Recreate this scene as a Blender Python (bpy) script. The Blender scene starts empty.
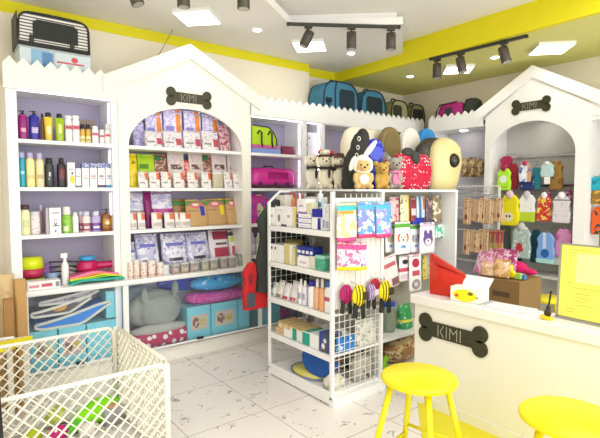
import bpy, math, random
from mathutils import Vector, Matrix
random.seed(7)
S = bpy.context.scene
COL = S.collection
PI = math.pi
# ------------------------------------------------------------------ camera calibration (real plan geometry)
FPX, EYE, TH, PT = 472.0, 1.55, math.radians(52.0), math.radians(3.4)
F0 = Vector((math.cos(TH), math.sin(TH), 0)); RR = Vector((math.sin(TH), -math.cos(TH), 0)); ZZ = Vector((0, 0, 1))
FF = F0 * math.cos(PT) - ZZ * math.sin(PT); UU = F0 * math.sin(PT) + ZZ * math.cos(PT)
def at(x, y, X=None, Y=None, z=None):
    d = (x - 300) * RR + FPX * FF - (y - 219) * UU
    t = X / d.x if X is not None else (Y / d.y if Y is not None else (z - EYE) / d.z)
    return Vector((0, 0, EYE)) + t * d
cam = bpy.data.cameras.new('camera'); cam.sensor_width = 36; cam.lens = FPX / 600 * 36; cam.clip_start = .02
co = bpy.data.objects.new('camera', cam); COL.objects.link(co)
co.matrix_world = Matrix((( RR.x, UU.x, -FF.x, 0), (RR.y, UU.y, -FF.y, 0), (RR.z, UU.z, -FF.z, EYE), (0, 0, 0, 1)))
S.camera = co
# ------------------------------------------------------------------ materials
MC = {}
def lin(c):
    return tuple((v / 12.92 if v <= .04045 else ((v + .055) / 1.055) ** 2.4) for v in c[:3]) + (1,)
def C(c):
    if isinstance(c, str): c = tuple(int(c[i:i + 2], 16) / 255 for i in (0, 2, 4))
    return lin(c)
def newmat(key):
    m = bpy.data.materials.new(str(key)[:50]); m.use_nodes = True
    nt = m.node_tree; return m, nt, nt.nodes['Principled BSDF']
def mixc(nt, fac, a, b):
    n = nt.nodes.new('ShaderNodeMix'); n.data_type = 'RGBA'
    for s, v in ((n.inputs[0], fac), (n.inputs[6], a), (n.inputs[7], b)):
        if isinstance(v, (tuple, float, int)): s.default_value = v
        else: nt.links.new(v, s)
    return n.outputs[2]
def mth(nt, op, a, b=None, c=None):
    n = nt.nodes.new('ShaderNodeMath'); n.operation = op
    for i, v in enumerate((a, b, c)):
        if v is None: continue
        if isinstance(v, (float, int)): n.inputs[i].default_value = v
        else: nt.links.new(v, n.inputs[i])
    return n.outputs[0]
def mat(c, rough=.45, metal=0., var=.06, spec=.5, emit=0.):
    key = ('m', c, rough, metal, var, spec, emit)
    if key in MC: return MC[key]
    m, nt, b = newmat('paint_' + str(c)); L = nt.links
    col = C(c)
    tc = nt.nodes.new('ShaderNodeTexCoord'); nz = nt.nodes.new('ShaderNodeTexNoise'); nz.inputs['Scale'].default_value = 9
    L.new(tc.outputs['Object'], nz.inputs['Vector'])
    d = tuple(v * (1 - var) for v in col[:3]) + (1,)
    L.new(mixc(nt, nz.outputs[0], d, col), b.inputs['Base Color'])
    b.inputs['Roughness'].default_value = rough; b.inputs['Metallic'].default_value = metal
    b.inputs['Specular IOR Level'].default_value = spec
    if emit: b.inputs['Emission Color'].default_value = col; b.inputs['Emission Strength'].default_value = emit
    MC[key] = m; return m
def art(bg, shapes=(), rough=.35, noise=None, clear=0.):
    """printed surface: shapes = ('r',x0,x1,z0,z1,col) / ('o',cx,cz,rx,rz,col) in the part's own 0..1 frame; noise = (col, scale, threshold)"""
    key = ('a', bg, tuple(shapes), rough, noise, clear)
    if key in MC: return MC[key]
    m, nt, b = newmat('print_' + str(bg)); L = nt.links
    tc = nt.nodes.new('ShaderNodeTexCoord'); sp = nt.nodes.new('ShaderNodeSeparateXYZ'); L.new(tc.outputs['Generated'], sp.inputs[0])
    cur = C(bg)
    def nz_layer(cur, noise):
        nz = nt.nodes.new('ShaderNodeTexNoise'); nz.inputs['Scale'].default_value = noise[1] * 1.5; nz.inputs['Detail'].default_value = 4; nz.inputs['Roughness'].default_value = .65
        ad = nt.nodes.new('ShaderNodeVectorMath'); oi = nt.nodes.new('ShaderNodeObjectInfo'); L.new(tc.outputs['Object'], ad.inputs[0]); L.new(oi.outputs['Location'], ad.inputs[1])
        L.new(ad.outputs[0], nz.inputs['Vector'])
        return mixc(nt, mth(nt, 'GREATER_THAN', nz.outputs[0], noise[2]), cur, C(noise[0]))
    if noise: cur = nz_layer(cur, noise)
    for s in shapes:
        if s[0] == 'r':
            f = mth(nt, 'MULTIPLY', mth(nt, 'COMPARE', sp.outputs[0], (s[1] + s[2]) / 2, (s[2] - s[1]) / 2), mth(nt, 'COMPARE', sp.outputs[2], (s[3] + s[4]) / 2, (s[4] - s[3]) / 2))
        elif s[0] == 'n':
            cur = nz_layer(cur, s[1:]); continue
        else:
            v = nt.nodes.new('ShaderNodeVectorMath'); v.operation = 'SUBTRACT'; L.new(tc.outputs['Generated'], v.inputs[0]); v.inputs[1].default_value = (s[1], 0, s[2])
            w = nt.nodes.new('ShaderNodeVectorMath'); w.operation = 'MULTIPLY'; L.new(v.outputs[0], w.inputs[0]); w.inputs[1].default_value = (1 / s[3], 0, 1 / s[4])
            q = nt.nodes.new('ShaderNodeVectorMath'); q.operation = 'LENGTH'; L.new(w.outputs[0], q.inputs[0])
            f = mth(nt, 'LESS_THAN', q.outputs[1], 1.0)
        cur = mixc(nt, f, cur, C(s[5]))
    if isinstance(cur, tuple): b.inputs['Base Color'].default_value = cur
    else: L.new(cur, b.inputs['Base Color'])
    b.inputs['Roughness'].default_value = rough
    if clear:
        t = nt.nodes.new('ShaderNodeBsdfTransparent'); mx = nt.nodes.new('ShaderNodeMixShader'); mx.inputs[0].default_value = clear
        L.new(b.outputs[0], mx.inputs[1]); L.new(t.outputs[0], mx.inputs[2]); L.new(mx.outputs[0], nt.nodes['Material Output'].inputs[0])
    MC[key] = m; return m
def dots(bg, dc, scale=28, r=.3, rough=.7):
    key = ('d', bg, dc, scale, r)
    if key in MC: return MC[key]
    m, nt, b = newmat('dots_' + str(bg)); tc = nt.nodes.new('ShaderNodeTexCoord'); v = nt.nodes.new('ShaderNodeTexVoronoi')
    v.inputs['Scale'].default_value = scale; v.inputs['Randomness'].default_value = .55
    nt.links.new(tc.outputs['Object'], v.inputs['Vector'])
    nt.links.new(mixc(nt, mth(nt, 'LESS_THAN', v.outputs['Distance'], r), C(bg), C(dc)), b.inputs['Base Color']); b.inputs['Roughness'].default_value = rough
    MC[key] = m; return m
def stripes(a, c, axis=2, freq=60, duty=.5, rough=.5):
    key = ('s', a, c, axis, freq, duty)
    if key in MC: return MC[key]
    m, nt, b = newmat('stripes_' + str(a)); tc = nt.nodes.new('ShaderNodeTexCoord'); sp = nt.nodes.new('ShaderNodeSeparateXYZ'); nt.links.new(tc.outputs['Object'], sp.inputs[0])
    f = mth(nt, 'GREATER_THAN', mth(nt, 'FRACT', mth(nt, 'MULTIPLY', sp.outputs[axis], freq)), duty)
    nt.links.new(mixc(nt, f, C(a), C(c)), b.inputs['Base Color']); b.inputs['Roughness'].default_value = rough
    MC[key] = m; return m
def glass(c='e8f4f4', amt=.85, rough=.05):
    key = ('g', c, amt, rough)
    if key in MC: return MC[key]
    m, nt, b = newmat('clear_' + str(c)); L = nt.links
    b.inputs['Base Color'].default_value = C(c); b.inputs['Roughness'].default_value = rough
    t = nt.nodes.new('ShaderNodeBsdfTransparent'); t.inputs[0].default_value = C(c); mx = nt.nodes.new('ShaderNodeMixShader')
    fr = nt.nodes.new('ShaderNodeFresnel'); fr.inputs[0].default_value = 1.35
    L.new(mth(nt, 'SUBTRACT', amt, fr.outputs[0]), mx.inputs[0]); L.new(b.outputs[0], mx.inputs[1]); L.new(t.outputs[0], mx.inputs[2]); L.new(mx.outputs[0], nt.nodes['Material Output'].inputs[0])
    MC[key] = m; return m
def emis(c, s):
    key = ('e', c, s)
    if key in MC: return MC[key]
    m = bpy.data.materials.new('glow'); m.use_nodes = True; nt = m.node_tree; nt.nodes.clear()
    e = nt.nodes.new('ShaderNodeEmission'); e.inputs[0].default_value = C(c); e.inputs[1].default_value = s
    o = nt.nodes.new('ShaderNodeOutputMaterial'); nt.links.new(e.outputs[0], o.inputs[0]); MC[key] = m; return m
def floor_mat():
    m, nt, b = newmat('marble_tile'); L = nt.links
    tc = nt.nodes.new('ShaderNodeTexCoord'); sp = nt.nodes.new('ShaderNodeSeparateXYZ'); L.new(tc.outputs['Object'], sp.inputs[0])
    def grout(o, off, per):
        f = mth(nt, 'FRACT', mth(nt, 'DIVIDE', mth(nt, 'SUBTRACT', o, off - 60 * per), per))
        return mth(nt, 'COMPARE', f, .0, .008)
    gx = grout(sp.outputs[0], 1.22, .587); gy = grout(sp.outputs[1], 2.715, .632)
    g = mth(nt, 'MAXIMUM', gx, gy)
    # veins: short dark cracks, different on every tile
    cx = mth(nt, 'FLOOR', mth(nt, 'DIVIDE', mth(nt, 'SUBTRACT', sp.outputs[0], 1.22), .587)); cy = mth(nt, 'FLOOR', mth(nt, 'DIVIDE', mth(nt, 'SUBTRACT', sp.outputs[1], 2.715), .632))
    cb = nt.nodes.new('ShaderNodeCombineXYZ'); L.new(mth(nt, 'MULTIPLY', cx, 3.7), cb.inputs[0]); L.new(mth(nt, 'MULTIPLY', cy, 5.3), cb.inputs[1])
    ad = nt.nodes.new('ShaderNodeVectorMath'); L.new(tc.outputs['Object'], ad.inputs[0]); L.new(cb.outputs[0], ad.inputs[1])
    n1 = nt.nodes.new('ShaderNodeTexNoise'); n1.inputs['Scale'].default_value = 3.0; n1.inputs['Detail'].default_value = 5; n1.inputs['Roughness'].default_value = .6; n1.inputs['Distortion'].default_value = .6
    L.new(ad.outputs[0], n1.inputs['Vector'])
    vein = mth(nt, 'LESS_THAN', mth(nt, 'ABSOLUTE', mth(nt, 'SUBTRACT', n1.outputs[0], .5)), .0075)
    n2 = nt.nodes.new('ShaderNodeTexNoise'); n2.inputs['Scale'].default_value = 9; L.new(ad.outputs[0], n2.inputs['Vector'])
    vm = mth(nt, 'MULTIPLY', vein, mth(nt, 'GREATER_THAN', n2.outputs[0], .56))
    n3 = nt.nodes.new('ShaderNodeTexNoise'); n3.inputs['Scale'].default_value = 1.2; L.new(tc.outputs['Object'], n3.inputs['Vector'])
    base = mixc(nt, n3.outputs[0], C('e9e2dc'), C('f4efe9'))
    base = mixc(nt, mth(nt, 'MULTIPLY', vm, .75), base, C('75685c'))
    base = mixc(nt, mth(nt, 'MULTIPLY', g, .9), base, C('8f8474'))
    L.new(base, b.inputs['Base Color']); b.inputs['Roughness'].default_value = .22
    return m
WHT = mat('f6f6f4', .35, var=.02); CRM = mat('f7f4e8', .35, var=.02); BLK = mat('22231f', .5); DGR = mat('3a3935', .5)
LAV_LIT = mat('aea8c0', .6, var=.03); CHR = mat('c8c8c8', .25, metal=1.); YEL = mat('eee00a', .35, var=.02)  # lavender: white back panels with the violet LED glow put into the colour
# ------------------------------------------------------------------ mesh builder
class G:
    def __init__(s): s.v = []; s.f = []; s.s = []; s.M = Matrix()
    def add(s, vs, fs, sm=False):
        o = len(s.v); s.v += [tuple(s.M @ Vector(p)) for p in vs]; s.f += [tuple(i + o for i in f) for f in fs]; s.s += [sm] * len(fs); return s
    def box(s, x0, x1, y0, y1, z0, z1):
        return s.add([(x0, y0, z0), (x1, y0, z0), (x1, y1, z0), (x0, y1, z0), (x0, y0, z1), (x1, y0, z1), (x1, y1, z1), (x0, y1, z1)],
                     [(0, 3, 2, 1), (4, 5, 6, 7), (0, 1, 5, 4), (1, 2, 6, 5), (2, 3, 7, 6), (3, 0, 4, 7)])
    def prism(s, poly, y0, y1, ax='y'):
        n = len(poly)
        if ax == 'y': a = [(p[0], y0, p[1]) for p in poly]; b = [(p[0], y1, p[1]) for p in poly]
        elif ax == 'z': a = [(p[0], p[1], y0) for p in poly]; b = [(p[0], p[1], y1) for p in poly]
        else: a = [(y0, p[0], p[1]) for p in poly]; b = [(y1, p[0], p[1]) for p in poly]
        return s.add(a + b, [tuple(range(n)), tuple(range(2 * n - 1, n - 1, -1))] + [(i, i + n, (i + 1) % n + n, (i + 1) % n) for i in range(n)])
    def loft(s, rings, n=16, sm=True):
        """rings: (z, half_x, half_y, cx, cy, exponent)"""
        vs = []
        for r in rings:
            z, a, b = r[:3]; cx = r[3] if len(r) > 3 else 0; cy = r[4] if len(r) > 4 else 0; e = r[5] if len(r) > 5 else 2
            for k in range(n):
                t = 2 * PI * k / n; c, q = math.cos(t), math.sin(t)
                vs.append((cx + a * math.copysign(abs(c) ** (2 / e), c), cy + b * math.copysign(abs(q) ** (2 / e), q), z))
        m = len(rings); fs = [(i * n + k, i * n + (k + 1) % n, (i + 1) * n + (k + 1) % n, (i + 1) * n + k) for i in range(m - 1) for k in range(n)]
        s.add(vs, fs, sm)
        o = len(s.v) - len(vs); s.f += [tuple(o + k for k in range(n - 1, -1, -1)), tuple(o + (m - 1) * n + k for k in range(n))]; s.s += [False, False]
        return s
    def lathe(s, prof, n=18, cx=0, cy=0): return s.loft([(z, r, r, cx, cy) for r, z in prof], n)
    def ell(s, c, r, n=12, rot=None):
        M0 = s.M; s.M = M0 @ Matrix.Translation(c) @ (rot if rot else Matrix())
        vs = [(0, 0, -r[2])]; k = n // 2
        for i in range(1, k):
            a = -PI / 2 + PI * i / k
            vs += [(r[0] * math.cos(a) * math.cos(2 * PI * j / n), r[1] * math.cos(a) * math.sin(2 * PI * j / n), r[2] * math.sin(a)) for j in range(n)]
        vs.append((0, 0, r[2])); fs = [(0, 1 + (j + 1) % n, 1 + j) for j in range(n)]
        for i in range(k - 2):
            fs += [(1 + i * n + j, 1 + i * n + (j + 1) % n, 1 + (i + 1) * n + (j + 1) % n, 1 + (i + 1) * n + j) for j in range(n)]
        t = len(vs) - 1; o = 1 + (k - 2) * n; fs += [(o + j, o + (j + 1) % n, t) for j in range(n)]
        s.add(vs, fs, True); s.M = M0; return s
    def tube(s, pts, r, n=6, r2=None):
        pts = [Vector(p) for p in pts]; m = len(pts); vs = []
        up = Vector((0, 0, 1))
        for i, p in enumerate(pts):
            d = (pts[min(i + 1, m - 1)] - pts[max(i - 1, 0)]).normalized()
            a = d.cross(up if abs(d.z) < .95 else Vector((1, 0, 0))).normalized(); b = d.cross(a)
            rr = r if r2 is None else r + (r2 - r) * i / (m - 1)
            vs += [tuple(p + a * rr * math.cos(2 * PI * k / n) + b * rr * math.sin(2 * PI * k / n)) for k in range(n)]
        fs = [(i * n + k, i * n + (k + 1) % n, (i + 1) * n + (k + 1) % n, (i + 1) * n + k) for i in range(m - 1) for k in range(n)]
        s.add(vs, fs, n > 4); o = len(s.v) - len(vs); s.f += [tuple(o + k for k in range(n)), tuple(o + (m - 1) * n + k for k in range(n - 1, -1, -1))]; s.s += [False, False]
        return s
    def disc(s, c, r, y0, y1, n=24):   # disc facing y
        return s.prism([(c[0] + r * math.cos(2 * PI * k / n), c[1] + r * math.sin(2 * PI * k / n)) for k in range(n)], y0, y1)
    def build(s, name, m, parent=None, bevel=0, remesh=0, kind=None, label=None, sub=0):
        me = bpy.data.meshes.new(name); me.from_pydata(s.v, [], s.f); me.polygons.foreach_set('use_smooth', s.s); me.update()
        import bmesh
        bm = bmesh.new(); bm.from_mesh(me); bmesh.ops.recalc_face_normals(bm, faces=bm.faces); bm.to_mesh(me); bm.free()
        me.materials.append(m); o = bpy.data.objects.new(name, me); COL.objects.link(o)
        if parent: o.parent = parent
        if remesh:
            md = o.modifiers.new('remesh', 'REMESH'); md.mode = 'VOXEL'; md.voxel_size = remesh; md.use_smooth_shade = True
            sm = o.modifiers.new('smooth', 'SMOOTH'); sm.iterations = 6
        if bevel: md = o.modifiers.new('bevel', 'BEVEL'); md.width = bevel; md.segments = 2; md.limit_method = 'ANGLE'; md.angle_limit = .6
        if sub: md = o.modifiers.new('sub', 'SUBSURF'); md.levels = sub; md.render_levels = sub
        if kind: o['kind'] = kind
        if label: o['label'] = label
        return o
def thing(name, label, cat, loc=(0, 0, 0), rz=0, group=None, rx=0, ry=0, sc=None):
    o = bpy.data.objects.new(name, None); COL.objects.link(o); o.location = loc; o.rotation_euler = (rx, ry, rz); o.empty_display_size = .05
    o['label'] = label; o['category'] = cat
    if group: o['group'] = group
    if sc: o.scale = sc
    return o
def struct(name, g, m, bevel=0): return g.build(name, m, None, bevel, kind='structure')
def arc(cx, cz, rx, rz, a0, a1, n): return [(cx + rx * math.cos(a0 + (a1 - a0) * k / n), cz + rz * math.sin(a0 + (a1 - a0) * k / n)) for k in range(n + 1)]

# ------------------------------------------------------------------ THE SETTING
YW, XW, ZC, ZU, ZS = 4.43, 5.45, 3.05, 3.17, 2.93
g = G().box(-2.0, 6.2, -2.6, 5.0, -.05, 0); struct('floor', g, floor_mat())
WALL = mat('efe6d2', .8, var=.03); YW_P = mat('e6dc08', .6, var=.03); CEI = mat('f3f1ed', .85, var=.03); YW_SHADE = mat('dedb86', .7, var=.03)  # soffit is the same yellow paint, its shade put into the colour
g = G().box(-2.0, 3.6, YW, YW + .3, 0, 3.3); struct('wall_back', g, WALL)
g = G().box(3.6, 6.2, 4.55, 4.75, 0, 3.3); struct('wall_recess', g, WALL)
g = G().box(XW, XW + .2, -2.6, 4.6, 0, 3.3); struct('wall_right', g, WALL)
g = G().box(-2.2, -2.0, -2.6, 5.0, 0, 3.3); struct('wall_left', g, WALL)
g = G().box(-2.0, 3.6, YW - .004, YW, 2.955, ZC); struct('trim_1', g, YW_P)
g = G().box(3.6, 4.2, 4.546, 4.55, 2.95, ZC + .1); struct('trim_2', g, YW_P)
# lower ceiling with its angled edge
P = [(-2.0, 5.0), (-2.0, .43), (2.672, 3.525), (3.405, 2.853), (4.12, 3.45), (4.12, 5.0)]
g = G().prism(P, ZC, ZC + .065, 'z'); struct('ceiling_lower', g, CEI)
P2 = [(-2.0, 5.0), (-2.0, .53), (2.66, 3.60), (3.40, 2.925), (4.12, 3.52), (4.12, 5.0)]
g = G().prism(P2, ZC + .065, ZU, 'z'); struct('ceiling_step', g, CEI)
g = G().box(-2.2, 6.3, -2.6, 5.0, ZU, ZU + .1); struct('ceiling', g, CEI)
g = G().box(4.12, 4.17, -2.6, 4.55, ZS, ZU); struct('trim_3', g, YW_P)
g = G().box(4.17, XW, -2.6, 4.55, ZS, ZS + .06); struct('ceiling_soffit', g, YW_SHADE)
g = G().prism([(2.765, 2.137), (1.3, .855), (1.3, -.6), (2.765, -.6)], 0, .004, 'z'); struct('floor_inlay', g, mat('e8dc10', .4, var=.03))
# shop front behind the camera: low sill, posts and header around big openings, daylight enters
g = G().box(-2.0, 6.2, -2.7, -2.6, 0, .35).box(-2.0, 6.2, -2.7, -2.6, 3.0, 3.3)
for x in (-2.0, 0.0, 2.0, 4.0, 6.1): g.box(x, x + .08, -2.7, -2.6, .35, 3.0)
struct('wall_front', g, WALL)
# ------------------------------------------------------------------ LEFT WALL SHELVING
YF = 4.07
def zig(x0, x1, zb, zv, zp, pitch=.098, start_peak=True):
    n = max(1, round((x1 - x0) / pitch)); p = (x1 - x0) / n; top = []
    for k in range(n):
        top += [(x0 + k * p, zv), (x0 + (k + .5) * p, zp)]
    top.append((x1, zv)); return [(x0, zb), (x1, zb)] + top[::-1]
ZT = 2.40
def led(parent, x0, x1, y, z): G().box(x0, x1, y, y + .008, z - .006, z).build('led_strip', emis('f0ecff', 9), parent)
def ledv(parent, x, y, z0, z1): G().box(x - .006, x, y, y + .01, z0, z1).build('led_strip', emis('dcd4ff', 10), parent)
# unit 1
u = thing('display_cabinet', 'white cosmetics shelf unit with a zigzag top edge beside the tall arched house unit', 'shelf unit', (0, 0, 0))
g = G().box(.455, .525, YF, YW, 0, 2.36).box(1.20, 1.25, YF, YW, 0, 2.36).box(.525, 1.20, YF + .01, YW, ZT - .03, ZT); g.build('side_panel', WHT, u)
G().box(.525, 1.20, YW - .02, YW, .8, 2.38).build('back_panel', LAV_LIT, u)
G().prism(zig(.44, 1.25, 2.30, 2.478, 2.53, .095), YF - .03, YF).build('header', CRM, u)
for z in (1.185, 1.55, 1.91): G().box(.525, 1.20, YF, YW - .02, z, z + .028).build('shelf', WHT, u)
led(u, .53, 1.19, YF + .005, 2.30); ledv(u, 1.199, YF + .06, 1.97, 2.28)
for z in (1.24, 1.60): ledv(u, 1.199, YF + .06, z, z + .29)
G().box(.53, 1.2, YF + .0, YW - .02, 2.30, 2.32).build('shelf', WHT, u)
# unit 2: the house
u2 = thing('house_display_cabinet', 'white pet-house shaped unit holding treat bags in its arch opening', 'shelf unit', (0, 0, 0))
o = [(1.25, .80), (1.25, 2.41), (1.89, 2.745), (2.53, 2.42), (2.53, .80), (2.44, .80), (2.44, 1.93)] + arc(1.885, 1.93, .555, .365, 0, PI, 22)[1:] + [(1.33, .80)]
G().prism(o, YF - .02, YF + .01).build('front_panel', CRM, u2)
r = [(1.15, 2.37), (1.15, 2.50), (1.89, 2.875), (2.63, 2.51), (2.63, 2.37), (1.89, 2.745)]
r = [(1.13, 2.345), (1.13, 2.485), (1.89, 2.872), (2.645, 2.50), (2.645, 2.36), (1.89, 2.745)]
G().prism(r, YF - .05, YF + .01).build('roof_board', CRM, u2)
G().box(1.25, 1.33, YF + .01, YW, .8, 2.36).box(2.44, 2.53, YF + .01, YW, .8, 2.36).box(1.25, 2.53, YF + .01, YW, 2.36, 2.39).build('side_panel', WHT, u2)
G().box(1.33, 2.44, YW - .02, YW, .8, 2.36).build('back_panel', LAV_LIT, u2)
for z in (1.185, 1.55, 1.91): G().box(1.33, 2.44, YF, YW - .02, z, z + .028).build('shelf', WHT, u2)
G().box(1.33, 2.44, 4.10, YW - .02, .80, .875).build('step_shelf', WHT, u2)
led(u2, 1.36, 2.40, YF + .02, 2.355)
# unit 3: open cubbies behind the gondola
u3 = thing('cubby_cabinet', 'white open cubby unit with zigzag header between the arched house unit and the corner', 'shelf unit', (0, 0, 0))
G().prism(zig(2.55, 5.30, 2.31, 2.472, 2.52, .096), YF - .02, YF + .01).build('header', WHT, u3)
g = G()
for a, b in ((2.53, 2.56), (3.22, 3.28), (3.50, 3.545), (4.45, 4.5), (5.25, 5.3)): g.box(a, b, YF + .01, YW, 0, 2.36)
g.box(2.53, 5.3, YF + .02, YW, 2.37, ZT); g.build('side_panel', WHT, u3)
G().box(2.53, 5.3, YW - .02, YW, .1, 2.36).build('back_panel', LAV_LIT, u3)
for z in (.86, 1.185, 1.55, 1.91): G().box(2.56, 3.22, YF, YW - .02, z, z + .028).build('shelf', WHT, u3)
for z in (.8, 1.20, 1.55): G().box(3.28, 3.50, YF, YW - .02, z, z + .028).box(3.545, 4.45, YF, YW - .02, z, z + .028).build('shelf', WHT, u3)
G().box(2.56, 4.45, YF, YW - .02, 2.30, 2.32).build('shelf', WHT, u3)
led(u3, 2.57, 3.21, YF + .005, 2.30); led(u3, 3.29, 3.49, YF + .005, 2.30)
for z0, z1 in ((1.95, 2.28), (1.60, 1.88), (1.24, 1.52)): ledv(u3, 3.219, YF + .06, z0, z1)
ledv(u3, 3.499, YF + .06, 1.6, 2.28)
# worktop and glass-front base
u4 = thing('base_cabinet', 'long white base cabinet with glass doors under the wall shelving', 'cabinet', (0, 0, 0))
G().box(.50, 3.25, 3.975, YW - .02, .765, .80).build('worktop', WHT, u4, bevel=.004)
G().box(.50, 3.25, 4.07, YW - .02, 0, .135).build('plinth', CRM, u4)
G().box(.46, .52, 3.99, YW - .02, 0, .765).build('side_panel', WHT, u4)
G().box(.52, 3.25, YW - .03, YW - .02, .135, .765).build('back_panel', mat('c4c2cc', .6), u4)
for x0, x1 in ((.525, 1.27), (1.27, 2.62), (2.62, 3.25)):
    d = G().box(x0, x1, 4.02, 4.03, .15, .165).box(x0, x1, 4.02, 4.03, .75, .765).box(x0, x0 + .022, 4.015, 4.035, .15, .765).box(x1 - .022, x1, 4.015, 4.035, .15, .765)
    fr = d.build('door', WHT, u4)
    G().box(x0 + .02, x1 - .02, 4.022, 4.027, .16, .755).build('pane', glass('fbfdff', .99), fr)
    G().box((x0 + x1) / 2 - .03, (x0 + x1) / 2 + .03, 4.0, 4.02, .165, .185).build('lock', BLK, fr)
G().box(.5, 3.25, 4.03, 4.07, .135, .15).build('door_track', CHR, u4)
# bone signs
def bone(name, label, cx, zc, w, h, loc, rz, tl=.42):
    t = thing(name, label, 'sign', loc, rz)
    r = h * .27; hw = w / 2 - r; g = G().box(-hw - r * .55, hw + r * .55, -.012, 0, -h * .26, h * .26)
    for sx in (-1, 1):
        for sz in (-1, 1): g.disc((sx * hw, sz * (h / 2 - r)), r, -.0121, 0)
    bd = g.build('bone_board', mat('34331d', .45), t)
    s = h * .30; x = -s * 1.35; k = s * .075; y0, y1 = -.0145, -.012
    def stroke(a, b):
        a, b = Vector(a), Vector(b); d = (b - a).normalized() * k * .5; n = Vector((-d.y, d.x))
        return [tuple(a - d + n), tuple(b + d + n), tuple(b + d - n), tuple(a - d - n)]
    L = [[((-1.5, -.5), (-1.5, .5)), ((-.85, .5), (-1.25, 0)), ((-1.25, 0), (-.85, -.5))], [((-.5, -.5), (-.5, .5))],
         [((-.1, -.5), (-.1, .5)), ((-.1, .5), (.3, 0)), ((.3, 0), (.7, .5)), ((.7, .5), (.7, -.5))], [((1.1, -.5), (1.1, .5))]]
    for l in L:
        g = G()
        for a, b in l: g.prism(stroke((a[0] * s * 1.1, a[1] * s * 1.25), (b[0] * s * 1.1, b[1] * s * 1.25)), y0, y1)
        g.build('letter', mat('aeac98', .4), bd)
    return t
a, b = at(166, 97, Y=4.05), at(211, 99, Y=4.05); c = (a + b) / 2
bone('bone_sign', 'dark bone-shaped sign with thin KIMI letters on the tall cream house unit', 0, 0, (b - a).length, .165, (c.x, YF - .02, 2.385 + .005), 0)
# ------------------------------------------------------------------ RIGHT WALL
XF = 5.08
h3 = thing('house_wardrobe', 'white pet-house shaped unit where pet clothes hang in the arch', 'shelf unit', (XF, 0, 0), -PI / 2)
# local x = -world y
def ly(y): return -y
o = [(-3.01, 0), (-3.01, 2.40), (-2.475, 2.745), (-1.925, 2.41), (-1.925, 0), (-2.035, 0), (-2.035, 1.95)] + arc(-2.49, 1.95, .455, .345, 0, PI, 22)[1:] + [(-2.945, 0)]
G().prism(o, -.02, .01).build('front_panel', WHT, h3)
r = [(-3.14, 2.34), (-3.14, 2.47), (-2.475, 2.872), (-1.80, 2.49), (-1.80, 2.36), (-2.475, 2.745)]
G().prism(r, -.05, .01).build('roof_board', WHT, h3)
GRY = mat('c9c8c2', .6, var=.03)
G().box(-3.01, -2.945, .01, .36, 0, 2.36).box(-2.035, -1.925, .01, .36, 0, 2.36).box(-2.945, -2.035, .01, .36, 2.33, 2.36).build('side_panel', WHT, h3)
G().box(-2.945, -2.035, .34, .36, 0, 2.33).build('back_panel', GRY, h3)
for z in (1.93, 1.60, 1.27): G().box(-2.945, -2.035, .30, .33, z, z + .02).build('hanging_rail', CHR, h3)
G().lathe([(.05, 0), (.055, .006), (.055, .008)], cx=-2.44, cy=.17).build('downlight', emis('fffdf5', 14), h3).location.z = 2.32
G().box(-2.945, -2.035, .02, .34, .62, .65).build('shelf', GRY, h3)
a, b = at(512, 110, X=5.06), at(551, 102, X=5.06)
bone('bone_sign', 'black bone-shaped sign with KIMI letters on the white house unit of pet clothes', 0, 0, (b - a).length, .165, (XF - .02, (a.y + b.y) / 2, 2.455), -PI / 2)
u5 = thing('chew_cabinet', 'white zigzag-topped recess full of brown chews beside the clothes arch', 'shelf unit', (XF, 0, 0), -PI / 2)
G().prism(zig(-3.80, -3.05, 2.30, 2.455, 2.505, .1), -.02, .01).build('header', WHT, u5)
G().box(-3.80, -3.76, .01, .36, 0, 2.38).box(-3.76, -3.01, .02, .36, 2.30, 2.33).box(-3.80, -3.01, .02, .36, ZT - .03, ZT).build('side_panel', WHT, u5)
G().box(-3.76, -3.01, .34, .36, 0, 2.36).build('back_panel', mat('d2d0dc', .6, var=.03), u5)
G().lathe([(.045, 0), (.05, .006)], cx=-3.42, cy=.18).build('downlight', emis('fffdf5', 12), u5).location.z = 2.292
for z in (.7, 1.2): G().box(-3.76, -3.01, .02, .34, z, z + .02).build('shelf', GRY, u5)
u6 = thing('side_cabinet', 'white shelf recess at the edge of the picture past the arched clothes unit', 'shelf unit', (XF, 0, 0), -PI / 2)
G().prism(zig(-1.925, -.6, 2.28, 2.455, 2.505, .1), -.01, .02).build('header', WHT, u6)
G().box(-1.925, -.6, .02, .36, 2.24, 2.28).box(-.64, -.6, .02, .36, 0, 2.28).build('side_panel', WHT, u6)
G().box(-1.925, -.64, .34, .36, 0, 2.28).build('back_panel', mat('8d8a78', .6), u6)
# ------------------------------------------------------------------ ceiling lights
def panel_light(x, y, z, label, s=.30, sy=None, ry=0):
    sy = sy or s
    t = thing('ceiling_light', label, 'ceiling light', (x, y, z), math.radians(43), 'square surface ceiling lights')
    G().box(-s / 2 - .012, s / 2 + .012, -sy / 2 - .012, sy / 2 + .012, -.03, 0).build('frame', WHT, t, bevel=.003)
    G().box(-s / 2, s / 2, -sy / 2, sy / 2, -.034, -.03).build('diffuser', emis('fffbf0', 9), t)
panel_light(1.85, 3.79, ZC, 'square white ceiling light above the tall cream house unit')
panel_light(3.11, 3.82, ZC, 'square white ceiling light half hidden by a spotlight above the cubbies')
panel_light(4.73, 2.15, ZS, 'square white ceiling light on the yellow soffit above the clothes house', .30)
panel_light(4.71, 3.15, ZS, 'square white light on the yellow soffit behind the track spotlights', .28)
def downlight(x, y, z, label):
    t = thing('downlight', label, 'downlight', (x, y, z), 0, 'small round recessed downlights')
    G().lathe([(.055, -.006), (.055, 0)]).build('rim', WHT, t); G().lathe([(.038, -.009), (.038, -.006)]).build('lens', emis('fffdf0', 14), t)
downlight(2.449, 3.784, ZC, 'small round downlight in the grey ceiling by the cream gable')
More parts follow.
